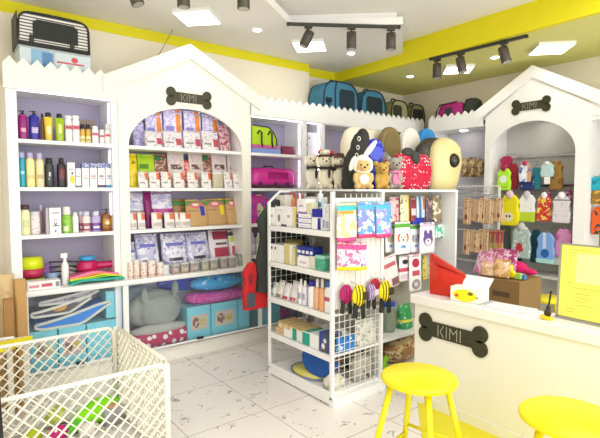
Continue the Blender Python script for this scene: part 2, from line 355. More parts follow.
downlight(3.663, 3.787, ZC, 'small round downlight above the blue fabric carriers')
downlight(4.594, 3.731, ZS, 'small round downlight in the yellow soffit by the dark olive carrier')
downlight(4.64, 2.671, ZS, 'small round downlight in the yellow soffit between two track spotlights')
def track(label, a, b, z):
    a, b = Vector(a), Vector(b); d = b - a; t = thing('track_rail', label, 'light track', (a.x, a.y, z), math.atan2(d.y, d.x))
    G().box(0, d.length, -.018, .018, -.022, 0).build('rail', DGR, t)
    G().box(-.01, .01, -.02, .02, -.024, 0).box(d.length - .01, d.length + .01, -.02, .02, -.024, 0).build('end_cap', BLK, t); return t
def spot(x, y, z, label, yaw, tilt, group, mc='4a443c', ln=.15):
    t = thing('track_spotlight', label, 'spotlight', (x, y, z), yaw, group)
    G().box(-.035, .035, -.016, .016, -.045, -.022).build('adapter', DGR, t)
    G().tube([(0, -.047, -.11), (0, -.04, -.075), (0, 0, -.045), (0, .04, -.075), (0, .047, -.11)], .006).build('yoke', DGR, t)
    p = G(); p.M = Matrix.Translation((0, 0, -.11)) @ Matrix.Rotation(tilt, 4, 'Y')
    p.lathe([(.028, .045), (.042, .04), (.044, .0), (.044, -ln + .045), (.041, -ln + .043), (.036, -ln + .05)], 20)
    h = p.build('lamp_body', mat(mc, .45), t)
    p = G(); p.M = Matrix.Translation((0, 0, -.11)) @ Matrix.Rotation(tilt, 4, 'Y'); p.lathe([(.035, -ln + .0455), (.035, -ln + .042)], 16); p.build('lens', mat('b9b6a8', .15), h)
track('black track rail along the white step of the ceiling', (2.57, 3.464), (3.412, 2.905), ZC)
gy = 'black track spotlights'
ya = math.atan2(2.905 - 3.464, 3.412 - 2.57)
for k, (px, tl, lb) in enumerate(((308, .45, 'tilted black spotlight hanging in front of the square ceiling light'), (351, 0, 'upright black spotlight at the middle of the ceiling track'), (391, 0, 'upright black spotlight at the beam end of the ceiling track'))):
    f = (px - 288) / 111; spot(2.57 + f * .842, 3.464 - f * .559, ZC, lb, ya, tl, gy)
track('black track rail above the display shelves', (1.0, 3.40), (2.0, 2.73), ZC)
for f, tl, lb in ((.13, -.35, 'black spotlight tilted outward at the top of the picture above the cosmetics'), (.42, 0, 'straight black spotlight over the cream gable peak'), (.76, 0, 'straight black spotlight over the gable slope beside the round downlight')):
    spot(1.0 + f, 3.40 - f * .67, ZC, lb, ya, tl, gy, '4d4a3c', .17)
track('black track rail under the bright yellow beam', (4.15, 3.10), (4.21, 2.13), ZS)
for px, py, tl, lb in ((441, 60, 0, 'black spotlight in front of a lit square panel under the yellow beam'), (468, 55, -.25, 'black spotlight in the middle of the track below the yellow beam'), (508, 43, -.3, 'black spotlight nearest the square light above the white clothes house')):
    p = at(px, py, z=2.91); spot(4.17 + .0, p.y, ZS, lb, -PI / 2, tl, gy, '4d443a', .15)
# ------------------------------------------------------------------ kinds of goods (local frame: base centre at origin, front towards -y)
def k_bottle(t, w, d, h, body, cap, capf=.16, capw=.45, e=2.6, top=1., bot=1., label=None, lz=(.2, .6), pump=False, shoulder=.1):
    a, b = w / 2, d / 2; hc = h * (1 - capf); sh = hc - h * shoulder; r = min(a, b) * capw
    G().loft([(0, a * bot * .94, b * .94, 0, 0, e), (.006, a * bot, b, 0, 0, e), (sh * .5, a * (bot + top) / 2, b, 0, 0, e), (sh, a * top, b * .95, 0, 0, e), (sh + (hc - sh) * .6, a * top * .8, b * .75, 0, 0, 2.2), (hc, r * 1.02, r * 1.02)], 20).build('bottle_body', body, t)
    if pump:
        g = G().lathe([(r, hc), (r, hc + h * .04), (r * .4, hc + h * .05), (r * .4, h * .965)]); g.box(-r * .8, r * .8, -r * .6, r * .6, h * .955, h).box(-a * .95, 0, -r * .3, r * .3, h * .965, h * .99); g.build('pump_head', cap, t)
    else: G().lathe([(r * 1.1, hc), (r * 1.15, hc + .002), (r * 1.1, h - .002), (r * .95, h)]).build('cap', cap, t)
    if label:
        z0, z1 = lz; q = 1.012
        G().loft([(h * z0, a * (bot + (top - bot) * z0) * q, b * q, 0, 0, e), (h * z1, a * (bot + (top - bot) * z1) * q, b * q, 0, 0, e)], 20).build('label', label, t)
def k_box(t, w, d, h, m, lid=None, lidf=.12, tab=False):
    hb = h * (1 - lidf) if lid else h
    G().box(-w / 2, w / 2, -d / 2, d / 2, 0, hb).build('carton', m, t, bevel=min(.002, w / 12))
    if lid: G().box(-w / 2 - .001, w / 2 + .001, -d / 2 - .001, d / 2 + .001, hb, h).build('lid', lid, t, bevel=.001)
def k_pouch(t, w, d, h, m, seal=None, lean=0., puff=1., win=None):
    a, b = w / 2, d / 2 * puff; ly = lambda z: lean * z
    R = [(0, a * .9, b * .95, 0, 0, 3), (h * .06, a * .97, b, 0, ly(h * .06), 3), (h * .35, a, b * .95, 0, ly(h * .35), 2.6), (h * .65, a * .98, b * .62, 0, ly(h * .65), 2.4), (h * .88, a * .97, b * .2, 0, ly(h * .88), 2.6), (h * .93, a * .97, .003, 0, ly(h * .93), 4)]
    G().loft(R, 22).build('pouch_body', m, t)
    G().loft([(h * .925, a * .975, .003, 0, ly(h * .93), 6), (h, a * .97, .002, 0, ly(h), 6)], 12).build('top_seal', seal or m, t)
def k_jar(t, w, d, h, glassm, content, lid, fill=.7, e=2.):
    a, b = w / 2, d / 2
    G().loft([(0.001, a * .95, b * .95, 0, 0, e), (h * .05, a, b, 0, 0, e), (h * .8, a, b, 0, 0, e), (h * .88, a * .9, b * .9, 0, 0, e)], 18).build('jar_body', glassm, t)
    G().loft([(.004, a * .88, b * .88, 0, 0, e), (h * fill, a * .9, b * .9, 0, 0, e)], 14).build('contents', content, t)
    G().loft([(h * .87, a * .93, b * .93, 0, 0, e), (h * .88, a * .97, b * .97, 0, 0, e), (h, a * .95, b * .95, 0, 0, e)], 18).build('lid', lid, t)
def L(kind, px0, px1, pyt, z, name, label, cat, group=None, Y=4.12, d=None, df=.8, rz=0, **k):
    ym = (pyt + 200) / 2
    a, b = at(px0, pyt, Y=Y), at(px1, pyt, Y=Y); w = b.x - a.x; h = max(.02, at((px0 + px1) / 2, pyt, Y=Y).z - z); d = d or min(w * df, .2)
    t = thing(name, label, cat, ((a.x + b.x) / 2, Y + d / 2, z), rz, group); kind(t, w * .96, d, h, **k); return t
def Rg(kind, px0, px1, pyt, z, name, label, cat, group=None, X=2.24, d=None, df=.8, rz=0, **k):
    a, b = at(px0, pyt, X=X), at(px1, pyt, X=X); w = a.y - b.y; h = max(.015, at((px0 + px1) / 2, pyt, X=X).z - z); d = d or min(w * df, .2)
    t = thing(name, label, cat, (X + d / 2, (a.y + b.y) / 2, z), -PI / 2 + rz, group); kind(t, w * .96, d, h, **k); return t
# ---- shelf 1 of the cosmetics unit
z1, z2, z3, zw = 1.938, 1.578, 1.213, .80
gp = 'bottles on the top shelf of the cosmetics unit'
B = 'bottle'
L(k_bottle, 17.7, 28, 110, z1, 'pump_bottle', 'magenta pump bottle at the outer end of the top shelf', B, gp, body=art('941078', (('r', 0, 1, 0, .12, '8c1470'), ('r', .25, .75, .3, .45, 'e7a5c5'), ('n', '9a2060', 30, .6)), .3), cap=BLK, pump=True, capf=.12, d=.06)
L(k_bottle, 28.7, 40, 110.5, z1, 'pump_bottle', 'dark blue pump bottle beside the magenta one on the top shelf', B, gp, body=art('241a90', (('r', .2, .8, .28, .5, 'c9b8e0'), ('n', '4a48c8', 34, .6)), .3), cap=BLK, pump=True, capf=.12, d=.06)
L(k_bottle, 40.2, 44.5, 113, z1, 'shampoo_bottle', 'slim brown bottle between blue pump bottle and yellow shampoo', B, gp, Y=4.18, body=mat('9c6a3c', .3), cap=BLK, d=.04)
L(k_bottle, 43.5, 53.3, 112.3, z1, 'shampoo_bottle', 'yellow tapered shampoo bottle with black cap on the top shelf', B, gp, body=art('e2c93e', (('r', .3, .7, .3, .6, 'f3e9b4'),), .3), cap=BLK, capf=.15, capw=.8, top=1., bot=.72, shoulder=.02, d=.045)
L(k_bottle, 54.5, 64.8, 113.5, z1, 'shampoo_bottle', 'lime green tapered shampoo bottle with black cap', B, gp, body=art('a4c020', (('r', .35, .65, .35, .72, 'e6efa0'),), .3), cap=BLK, capf=.15, capw=.8, bot=.75, shoulder=.02, d=.045)
wr = art('f4f2f2', (('r', 0, 1, .52, .72, 'e7b9c0'), ('r', .12, .88, .56, .68, 'c8405c')), .3)
L(k_bottle, 65, 72.4, 115.5, z1, 'lotion_bottle', 'tall white bottle with red band next to the lime green shampoo', B, gp, body=wr, cap=WHT, capf=.1, capw=.95, d=.05)
L(k_bottle, 72.4, 80, 115.5, z1, 'lotion_bottle', 'tall white bottle with red band in front of the brown box', B, gp, body=wr, cap=WHT, capf=.1, capw=.95, d=.05)
L(k_box, 79, 95, 119.8, z1, 'gift_box', 'grey brown box standing behind small amber bottles', 'box', None, Y=4.26, d=.08, m=mat('8a7768', .6))
for k, (a, b) in enumerate(((80.3, 85.4), (85.8, 91))):
    L(k_bottle, a, b, 124.2, z1, 'oil_bottle', ('small amber bottle with black cap closest to the tall white bottles', 'small amber bottle with black cap beside the short red-banded bottle')[k], B, gp, body=art('d8b050', (('r', 0, 1, .1, .5, 'efe0a0'), ('r', .2, .8, .18, .3, 'b07830')), .25), cap=BLK, capf=.25, capw=.85, d=.035)
L(k_bottle, 92, 99, 126, z1, 'lotion_bottle', 'short white bottle with red band beside two amber bottles', B, gp, body=wr, cap=WHT, capf=.12, capw=.95, d=.045)
L(k_bottle, 99.8, 104.8, 129.5, z1, 'lotion_bottle', 'smallest white bottle with red print on the top cosmetics shelf', B, gp, body=wr, cap=WHT, capf=.12, capw=.95, d=.035)
L(k_bottle, 104.8, 112, 123.5, z1, 'lotion_bottle', 'white red-banded bottle with tall clear cap at the inner shelf end', B, gp, body=wr, cap=mat('dfe6e4', .2), capf=.3, capw=.9, d=.045)
# ---- shelf 2
gp = 'bottles and boxes on the second shelf of the cosmetics unit'
L(k_bottle, 18.8, 25.2, 152, z2, 'shampoo_bottle', 'teal bottle with lavender cap at the outer end of second shelf', B, gp, body=art('2ea4ba', (('r', .2, .8, .45, .55, 'a8e0e6'),), .3), cap=mat('b9b6e6', .4), capf=.16, capw=.8, d=.045)
L(k_bottle, 25.6, 35, 152.5, z2, 'shampoo_bottle', 'pale yellow bottle with lavender cap beside the teal bottle', B, gp, body=art('f3e8a0', (('r', .15, .85, .3, .42, 'dccb76'),), .3), cap=mat('c6bfe8', .4), capf=.15, capw=.7, d=.05)
L(k_bottle, 35.4, 44.2, 153, z2, 'shampoo_bottle', 'peach cream bottle with lavender cap next to a black bottle', B, gp, body=art('ecdcae', (('r', .15, .85, .3, .45, 'c8a87c'),), .3), cap=mat('c6bfe8', .4), capf=.16, capw=.7, d=.05)
L(k_bottle, 44.6, 54, 157.8, z2, 'shampoo_bottle', 'black bottle with white figure mark on the second shelf', B, gp, body=art('26302e', (('r', .4, .62, .45, .62, 'c9d0c9'), ('r', .35, .5, .3, .4, '9aa09a')), .3), cap=BLK, capf=.17, capw=.85, d=.05)
L(k_bottle, 57, 66.2, 157.8, z2, 'shampoo_bottle', 'black bottle with dark red label beside the white yellow-flower box', B, gp, body=art('231f22', (('r', .15, .85, .35, .75, '6a1c28'),), .3), cap=BLK, capf=.16, capw=.65, d=.05)
L(k_box, 67, 75, 162.5, z2, 'carton', 'white box printed with a yellow droplet on second shelf', 'box', gp, d=.05, m=art('f6f3f4', (('o', .62, .32, .3, .17, 'f0d020'), ('r', .2, .8, .7, .76, 'b9b2bd'), ('r', .5, .75, .52, .62, '6a5a40')), .5))
L(k_box, 75.6, 81, 168.3, z2, 'carton', 'smallest white box next to the yellow droplet box', 'box', gp, d=.04, m=art('f3eef0', (('r', .1, .9, .55, .62, 'b8a0b4'), ('r', 0, 1, 0, .1, '8c8298')), .5))
for k, (a, b, st, lb) in enumerate(((81.6, 89, 'd8d2da', 'white cream box with grey stripe under a navy lid'), (89.5, 97, 'e06a70', 'white cream box with a red stripe under a navy lid'), (97.5, 104.8, '5c5468', 'white cream box with a dark base beside the blue based box'), (105.2, 112.2, '2f9ad0', 'white cream box with bright blue base beside the shelf side'))):
    sh = (('r', 0, 1, 0, .14, st),) if k > 1 else ()
    L(k_box, a, b, 163, z2, 'carton', lb, 'box', gp, d=.05, m=art('f5f1f3', sh + (('r', .15, .85, .45, .5, 'b4a4b4'), ('r', .2, .8, .55, .62, st)), .5), lid=art('6a78b4', (('n', 'e8e8f4', 70, .55),), .5), lidf=.2)
# ---- shelf 3
gp = 'toiletries on the third shelf of the cosmetics unit'
L(k_bottle, 20, 30.5, 204.8, z3, 'shampoo_bottle', 'cream green bottle with dark cap at outer end of third shelf', B, gp, body=art('e6e7b8', (('r', .2, .8, .3, .6, 'd0d49a'),), .3), cap=mat('4a3034', .4), capf=.16, capw=.9, d=.06)
L(k_jar, 30.5, 41, 211.5, z3, 'treat_jar', 'clear lidded jar with pink white label on the third shelf', 'jar', gp, glassm=art('eadfe2', (('r', .1, .9, .15, .7, 'f6eef0'), ('n', 'c03a5c', 40, .62)), .3), content=mat('d8a0a8'), lid=mat('dcdce4', .3), d=.07)
L(k_bottle, 38.5, 43.5, 205, z3, 'spray_bottle', 'slender pinkish spray bottle behind the clear lidded jar', B, gp, Y=4.22, body=mat('b08a98', .3), cap=mat('d8d4e4', .4), capf=.2, d=.04)
L(k_box, 45.5, 48.5, 208, z3, 'carton', 'narrow grey side-on box against the white animal drawing box', 'box', gp, d=.08, m=mat('b8b4ba', .5))
L(k_box, 48.8, 61, 207.8, z3, 'carton', 'white box with a small animal drawing on third shelf', 'box', gp, d=.07, m=art('f7f5f5', (('r', .2, .85, .78, .82, '8c8490'), ('o', .52, .45, .14, .12, '505050'), ('o', .52, .47, .1, .08, 'f7f5f5'), ('r', .3, .8, .28, .33, '707070'), ('o', .5, .1, .08, .04, '504a80')), .5))
L(k_bottle, 62, 72.2, 206.8, z3, 'shampoo_bottle', 'green labelled bottle with rounded white cap on third shelf', B, gp, body=art('8ec63c', (('r', .1, .6, .1, .4, 'dcecc0'), ('n', '5a9a28', 30, .6)), .3), cap=mat('f2f4ee', .3), capf=.3, capw=1., d=.05)
L(k_bottle, 72.5, 79, 212.5, z3, 'lotion_bottle', 'plain white round-shouldered bottle beside the green labelled bottle', B, gp, body=WHT, cap=WHT, capf=.12, capw=.6, d=.05)
for k, (a, b, c1, c2, lb) in enumerate(((79, 84, 'a85068', 'e8c0c4', 'thin rose-coloured bottle between white bottle and red labelled bottle'), (82.5, 91, 'a05868', 'f0dcdc', 'small clear bottle with red label and white lid'), (91.5, 101, '6a4aa0', 'b8a8d8', 'small clear bottle with purple label and white lid'))):
    L(k_bottle, a, b, 211.5, z3, 'conditioner_bottle', lb, B, gp, Y=(4.17, 4.12, 4.12)[k], body=art(c2, (('r', 0, 1, .08, .55, c1), ('r', .15, .85, .2, .35, 'e8d8e4')), .25), cap=mat('dcdcf0', .4), capf=.2, capw=.95, d=.045)
L(k_bottle, 101.5, 113, 208.8, z3, 'pump_bottle', 'amber pump bottle with gold label ending the third shelf', B, gp, body=art('8a5020', (('r', .1, .9, .2, .7, 'b87a30'), ('o', .5, .45, .18, .14, 'f0d890'), ('r', .2, .8, .3, .36, '5a3010')), .2), cap=BLK, pump=True, capf=.2, top=1., d=.06)
# ---- worktop under the cosmetics
def bowl(t, w, d, h, m, up=True):
    a = w / 2; r = [(a * .8, 0), (a, h), (a * .93, h), (a * .72, h * .25), (0.001, h * .22)] if up else [(a, 0), (a * .8, h), (.001, h)]
    G().lathe(r, 24).build('bowl_body', m, t)
gp = 'pet bowls stacked on the worktop'
YB = 4.13
for z0, zt, m, lb, up in ((.80, .866, 'a6cf22', 'lime green pet bowl at the bottom of the bowl stack', True), (.867, .940, 'c8305a', 'crimson pet bowl in the middle of the bowl stack', True), (.941, 1.03, 'e2ee20', 'neon yellow upturned pet bowl topping the bowl stack', False)):
    a, b = at(22, 270, Y=YB), at(45, 270, Y=YB)
    t = thing('pet_bowl', lb, 'bowl', ((a.x + b.x) / 2, YB + .1, z0), 0, gp); bowl(t, .185, 0, zt - z0 - .001, mat(m, .3), up)
L(lambda t, w, d, h, m: bowl(t, w, d, h, m), 46, 63, 272.5, .80, 'pet_bowl', 'pale blue low bowl behind the white flat carton', 'bowl', None, Y=4.2, d=.1, m=mat('9fb8e4', .4))
L(k_pouch, 41, 52, 263.5, .80, 'grooming_glove', 'purple folded glove behind the bowl stack', 'glove', None, Y=4.26, d=.05, m=mat('9a6ab0', .7))
L(k_box, 26.5, 61, 281, .801, 'flat_carton', 'long flat white carton with red print at the worktop edge', 'box', None, Y=4.0, d=.10, m=art('f2eef0', (('r', .05, .35, .3, .6, 'd88a94'), ('r', .42, .75, .3, .7, 'c4586a'), ('r', .85, .97, .2, .8, '8a8a90')), .5))
def k_spray(t, w, d, h):
    G().lathe([(w * .42, 0), (w * .48, .004), (w * .46, h * .62), (w * .2, h * .76), (w * .18, h * .82)]).build('bottle_body', WHT, t)
    G().box(-w * .5, w * .3, -.01, .01, h * .86, h).box(-w * .16, w * .16, -.008, .008, h * .80, h * .9).build('trigger_head', WHT, t)
L(k_spray, 61, 69.5, 253.5, .80, 'spray_bottle', 'white trigger spray bottle standing behind the flat white carton', B, None, Y=4.1, d=.05)
t = thing('dog_harness', 'grey and white bundled dog harness with black straps on the worktop', 'harness', (at(67, 265, Y=4.25).x, 4.25, .80))
G().ell((0, 0, .07), (.1, .05, .07)).ell((.03, .02, .1), (.07, .04, .04)).build('padding', mat('bdb8b6', .8), t)
for k in range(4): G().tube([(-.13, -.04 + .02 * k, .05 + .04 * k), (0, -.06, .07 + .035 * k), (.12, -.04, .02 + .045 * k)], .006).build('strap', BLK, t)
# hair dryer / scoop
t = thing('grooming_dryer', 'magenta pet dryer lying on a pile of bright curved mats', 'dryer', (at(98, 265, Y=4.16).x, 4.16, .892))
G().loft([(0, .075, .055), (.02, .085, .06), (.07, .075, .055), (.085, .05, .04)], 20, True).build('dryer_body', mat('c0135c', .25), t).location.x = -.085
g = G(); g.M = Matrix.Translation((-.03, 0, .035)) @ Matrix.Rotation(PI / 2, 4, 'Y'); g.lathe([(.034, 0), (.03, .05), (.03, .15), (.036, .16), (.034, .175), (.02, .176)], 20); g.build('nozzle', mat('c0135c', .25), t)
G().lathe([(.05, .085), (.06, .09), (.06, .115), (.05, .12)], 22).build('blue_ring', mat('3aa0dc', .3), t).location.x = -.085
# curved mats
gp = 'bright curved mats piled on the worktop'
for k, (c, lb) in enumerate((('18a89a', 'teal curved mat lowest in the bright mat pile'), ('7fd43a', 'green curved mat second from the bottom of the pile'), ('f2e23c', 'thin yellow curved mat in the middle of the pile'), ('f08a3c', 'thin orange curved mat near the top of the pile'), ('f07aa8', 'pink curved mat topping the bright mat pile'))):
    a, b = at(70, 280, Y=4.05), at(124 - k * 1.2, 280, Y=4.05)
    W = b.x - a.x; n = 12; v = []; hgt = lambda s: .035 * math.sin(PI * s) ** 1 + .003
    top = [(-W / 2 + W * s / n, .006 + .022 * math.sin(PI * s / n) + .006 * math.sin(2.6 * PI * s / n + k)) for s in range(n + 1)]
    th = .012 if k in (1, 2, 3) else .022
    t = thing('curved_mat', lb, 'mat', ((a.x + b.x) / 2, 4.14, .80 + (.012, .026, .036, .046, .060)[k]), 0, gp)
    low = [(x, z - th + .002) for x, z in top]
    g = G().prism(top + low[::-1], -.11 + .006 * k, .09); g.build('mat_sheet', mat(c, .4), t, bevel=.002)
# ---- treat bags in the house unit
def pouch(px0, px1, pyt, z, lb, m, seal=None, Y=4.14, d=.06, lean=.12, group=None, name='treat_bag', cat='bag', rz=0, **k):
    return L(k_pouch, px0, px1, pyt, z, name, lb, cat, group, Y=Y, d=d, m=m, seal=seal, lean=lean, rz=rz, **k)
TB = art('c4bce4', (('n', 'e8e4f6', 22, .5), ('r', .62, .88, .1, .95, 'e58a28'), ('r', .1, .5, .45, .62, '8a86c8')), .25)
WB = art('e6e0e2', (('n', 'b4acb4', 30, .56), ('r', .62, .95, .2, .62, 'b84a58'), ('r', .1, .5, .3, .4, '8a8a90')), .3)
gp = 'treat bags behind the arch of the cream house unit'
pouch(134, 146, 121, z1, 'lavender treat bag squeezed against the left arch side', art('a49ed0', (('n', 'cfc9ea', 24, .5),), .3), Y=4.22, group=gp)
for k, (a, b, y) in enumerate(((146, 164.5, 112), (164.5, 184.5, 108.5), (185, 203.3, 110.5), (203.5, 221, 114.5))):
    o = ('first', 'second', 'third', 'fourth')[k]
    pouch(a, b, y, z1, f'tall lavender bag with orange stripe, {o} from the left in the arch', TB, Y=4.27, d=.07, lean=.05, group=gp)
    pouch(a - .5, b - .5, 130.5, z1, f'low white bag with red corner, {o} from the left in the arch', WB, Y=4.12, d=.07, lean=.1, group=gp)
pouch(220.5, 232, 125, z1, 'pink patterned bag at the right foot of the arch', art('dcb8bc', (('n', 'a83c50', 26, .53),), .4), Y=4.2, group=gp)
gp = 'treat bags on the second shelf of the cream house unit'
pouch(128.5, 139, 153, z2, 'golden yellow tall bag ending the second treat shelf', art('eed018', (('r', .1, .8, .75, .85, '8a7418'), ('n', 'f6e244', 12, .5)), .35), Y=4.2, group=gp)
pouch(138.5, 157, 153.5, z2, 'tilted lime green bag on the second treat shelf', art('b2d827', (('r', .1, .6, .6, .75, '5a8a18'), ('r', .3, .8, .3, .45, 'e2f0a0')), .35), Y=4.24, group=gp)
BR = art('8a5a4c', (('n', 'd8b8a8', 24, .55), ('r', .1, .6, .85, 1, '3a7a4a')), .35)
PK = art('e8dcda', (('r', .15, .8, .55, .7, '6a4a50'), ('n', 'e0c8c4', 20, .55), ('r', .1, .9, .1, .3, 'd8b8b0')), .3)
for a, b, y, m, lb in ((155, 169, 153, BR, 'brown meat-strip bag behind small packs beside the lime green bag'), (169, 187, 151.5, PK, 'white bag with dark script beside the brown meat-strip bag'), (183, 193, 160, art('d84a50', (('n', 'f0c8b8', 30, .5),), .35), 'small red bag wedged between two white script bags'), (190.5, 206, 151.5, PK, 'white bag with dark script at the middle of second treat shelf'), (203.5, 214.5, 152.5, BR, 'brown ring-print bag among the white script bags'), (213.5, 229.5, 151.5, PK, 'white script bag after the brown ring-print bag'), (229.5, 241, 151.5, PK, 'white script bag at the far right of second treat shelf')):
    pouch(a, b, y, z2, lb, m, Y=4.24, group=gp)
SM = art('ebe6e4', (('n', 'a89ca4', 30, .6), ('r', .68, 1, .55, 1, 'e0643a'), ('r', .15, .6, .3, .38, '8a8088'), ('n', 'd0c6c6', 34, .6)), .35)
for k, (a, b) in enumerate(((138.5, 149), (149.5, 161), (161.5, 172), (174, 185.5), (188, 199), (202, 212.5), (225, 233.5), (234, 241))):
    o = ('first', 'second', 'third', 'fourth', 'fifth', 'sixth', 'seventh', 'eighth')[k]
    pouch(a, b, 171.5, z2, f'small white pack with orange corner, {o} from the left on second treat shelf', SM, Y=4.12, d=.04, lean=.1, group='small white packs on the second treat shelf', name='treat_pack')
L(k_jar, 213, 224.5, 172, z2, 'treat_jar', 'small jar of pale yellow biscuits between white packs', 'jar', None, Y=4.13, glassm=glass('f4efd8', .5), content=mat('dcc68a'), lid=WHT, d=.05)
gp = 'bags on the third shelf of the cream house unit'
SILV = lambda c: art('d4d0ea', (('n', 'f4f2fb', 14, .5), ('n', '8c8abf', 26, .62), ('r', 0, 1, 0, .3, c)), .2)
pouch(128.5, 147, 190, z3, 'silver white glossy bag at the left of third treat shelf', art('c8c6e2', (('n', 'f4f4fc', 16, .5), ('n', '5a6ab8', 26, .64), ('r', 0, 1, 0, .5, '9a8e94')), .2), Y=4.24, d=.09, group=gp)
pouch(145.5, 154, 190.5, z3, 'deep purple bag edge-on between two silver bags', mat('8a1c6c', .35), Y=4.22, d=.08, group=gp)
pouch(152, 175.5, 191, z3, 'silver bag with magenta band above small packs', art('c4c2ea', (('n', 'f2f0fc', 14, .48), ('n', '5a58b0', 24, .64), ('r', 0, 1, .38, .55, 'b82c90'), ('r', 0, 1, 0, .38, '6a6470')), .2), Y=4.24, d=.09, group=gp)
KR = lambda x0, c: art('c9a26c', (('r', 0, 1, .82, 1, '6a9a4c'), ('o', .5, .84, .34, .12, 'd8707c'), ('o', .45, .86, .15, .06, 'f4d8d0'), ('r', .1, .5, .6, .63, '8a6a40')) + ((('r', x0, x0 + .2, .42, .8, c),) if c else ()), .6)
pouch(174, 190, 199, z3, 'kraft paper bag standing behind the other kraft bags', art('b8925c', (('r', 0, 1, .8, 1, '5c9048'), ('r', .5, .9, .2, .7, 'a07c4c')), .6), Y=4.28, d=.06, group=gp)
pouch(187.5, 210.5, 199.5, z3, 'kraft paper bag with a blue label and pink top', KR(.62, '2040b0'), Y=4.15, d=.08, lean=.15, group=gp)
pouch(207, 229.5, 198.5, z3, 'kraft paper bag with a yellow label and green top', KR(.64, 'f0d818'), Y=4.19, d=.07, lean=.15, group=gp)
pouch(228, 241, 198, z3, 'kraft paper bag with pink top ending the third treat shelf', KR(.5, None), Y=4.16, d=.08, lean=.12, group=gp)
for k, (a, b) in enumerate(((130, 137.5), (138, 146), (152, 163), (165, 175.5), (175.5, 182), (180.5, 191.5))):
    o = ('first', 'second', 'third', 'fourth', 'fifth', 'sixth')[k]
    pouch(a, b, 212.5, z3, f'small orange-topped white pack, {o} from the left on third treat shelf', art('efe9e6', (('r', .5, 1, .6, 1, 'e0703a'), ('r', .1, .9, .12, .4, 'c9bcb8'), ('n', '8a8288', 34, .65)), .35), Y=4.13 if k != 4 else 4.15, d=.035, lean=.08, group='small orange-topped packs on the third treat shelf', name='treat_pack')
gp = 'large bags on the bottom step of the cream house unit'
zs = .876
FO = art('c4c2de', (('n', 'eeedf8', 12, .5), ('n', '8886b8', 16, .6), ('r', .15, .85, .62, .74, '7a7cc8'), ('r', .2, .75, .08, .2, '505058')), .18)
for a, b, y, lb in ((128, 138, 243, 'silver foil bag cut off by the left post, bottom treat row'), (137.5, 161.5, 235, 'silver foil bag with dark caption above small clear jars'), (163.5, 190, 234, 'widest silver foil bag in the middle of bottom treat row'), (189, 212, 233, 'silver foil bag leaning beside the red and white bag')):
    pouch(a, b, y, zs, lb, FO, Y=4.17, d=.11, lean=.2, group=gp, name='pet_food_bag')
pouch(211, 231, 230.5, zs, 'red and white pet food bag in the bottom treat row', art('f0e6e8', (('r', .2, 1, .08, .42, 'c04a62'), ('r', .2, 1, .72, 1, 'a03450'), ('r', .3, .9, .52, .6, '6a5060'), ('r', 0, .2, 0, 1, 'e8e0e6')), .3), Y=4.17, d=.09, lean=.15, group=gp, name='pet_food_bag')
pouch(230.5, 241, 230.5, zs, 'white rose bag with green patch beside the right post', art('efe9e2', (('r', .2, 1, .1, .45, 'd0607a'), ('r', .1, .6, .62, .8, 'c8dc40'), ('r', 0, 1, .85, 1, '5a5450')), .3), Y=4.19, d=.08, group=gp, name='pet_food_bag')
# cans and clear tubs along the worktop
gp = 'small tubs in front of the foil bags'
for k, (a, b, y) in enumerate(((128.5, 134, 262), (134, 140.5, 260), (141, 148, 262.5), (148.5, 157, 260.5), (157.5, 165, 262.5))):
    L(k_jar, a, b, y, zw, 'treat_tub', f'pinkish clear tub of small biscuits, {("first","second","third","fourth","fifth")[k]} from the rainbow mats', 'tub', gp, Y=4.01, df=1., glassm=art('ecdfd6', (('n', 'c88a78', 40, .58), ('r', 0, 1, .1, .2, 'd8b0a0')), .25), content=mat('d8a890'), lid=mat('efe6dc', .3))
for k, (a, b, c, cn) in enumerate(((172, 180.5, 'b85a4c', 'red brown'), (181, 190, 'c88a4c', 'orange brown'), (190.5, 199.5, 'a84a40', 'dark red'), (202, 210, 'b0b838', 'yellow green'), (210.5, 218.5, '9aa83c', 'olive green'), (221, 228.5, 'b04a3c', 'brick red'), (229, 237, 'a84436', 'rust red'))):
    L(k_jar, a, b, 264.5 - (a - 172) * .14, zw, 'clear_tub', f'square clear tub of {cn} snacks on the worktop edge', 'tub', gp, Y=4.02, df=1., e=5, glassm=glass('f0f0ee', .72), content=art(c, (('n', 'e8d0b0', 60, .55), ('r', .2, .8, .4, .7, 'f0ece0')), .5), lid=glass('e8ecea', .35), fill=.68)
L(k_jar, 239, 250, 253, zw, 'clear_tub', 'empty looking clear square tub ending the worktop row', 'tub', gp, Y=4.06, df=1., e=5, glassm=glass('dfe6df', .6), content=mat('c8ccbc'), lid=glass('e8ecea', .4), fill=.4)
# ---- cubbies
t = L(lambda t, w, d, h: None, 251.5, 278, 118, z1, 'fabric_carrier', 'lime green fabric carrier with black straps folded in top cubby', 'pet carrier', None, Y=4.14, d=.14)
w_ = .34; X0 = t.location.x
o = [(-.15, 0), (.15, 0), (.15, .12), (.12, .2), (.03, .27), (-.15, .27)]
G().prism([(-.15, .09)] + [(.155, .09), (.155, .15), (.13, .22), (.06, .275), (-.15, .285)], -.06, .06).build('lime_panel', mat('b4d818', .6), t, bevel=.012)
G().box(-.16, .17, -.065, .065, .055, .092).build('pink_band', mat('c85a98', .6), t, bevel=.008)
G().box(-.17, .2, -.075, .07, 0, .056).build('blue_base', mat('7a94d0', .6), t, bevel=.01)
G().tube([(.155, -.062, .09), (.15, -.065, .16), (.11, -.066, .23), (.05, -.066, .28), (-.15, -.066, .292)], .006).build('piping', BLK, t)
for x in (-.07, .06): G().tube([(x - .02, -.067, .2), (x, -.068, .24), (x + .03, -.068, .22), (x + .03, -.068, .12), (x + .04, -.068, .07)], .009).build('strap', BLK, t)
L(k_pouch, 283, 297, 146, z1, 'folded_leash', 'dark red coiled leash lying beside the lime green carrier', 'leash', None, Y=4.14, d=.1, m=mat('7a2440', .7))
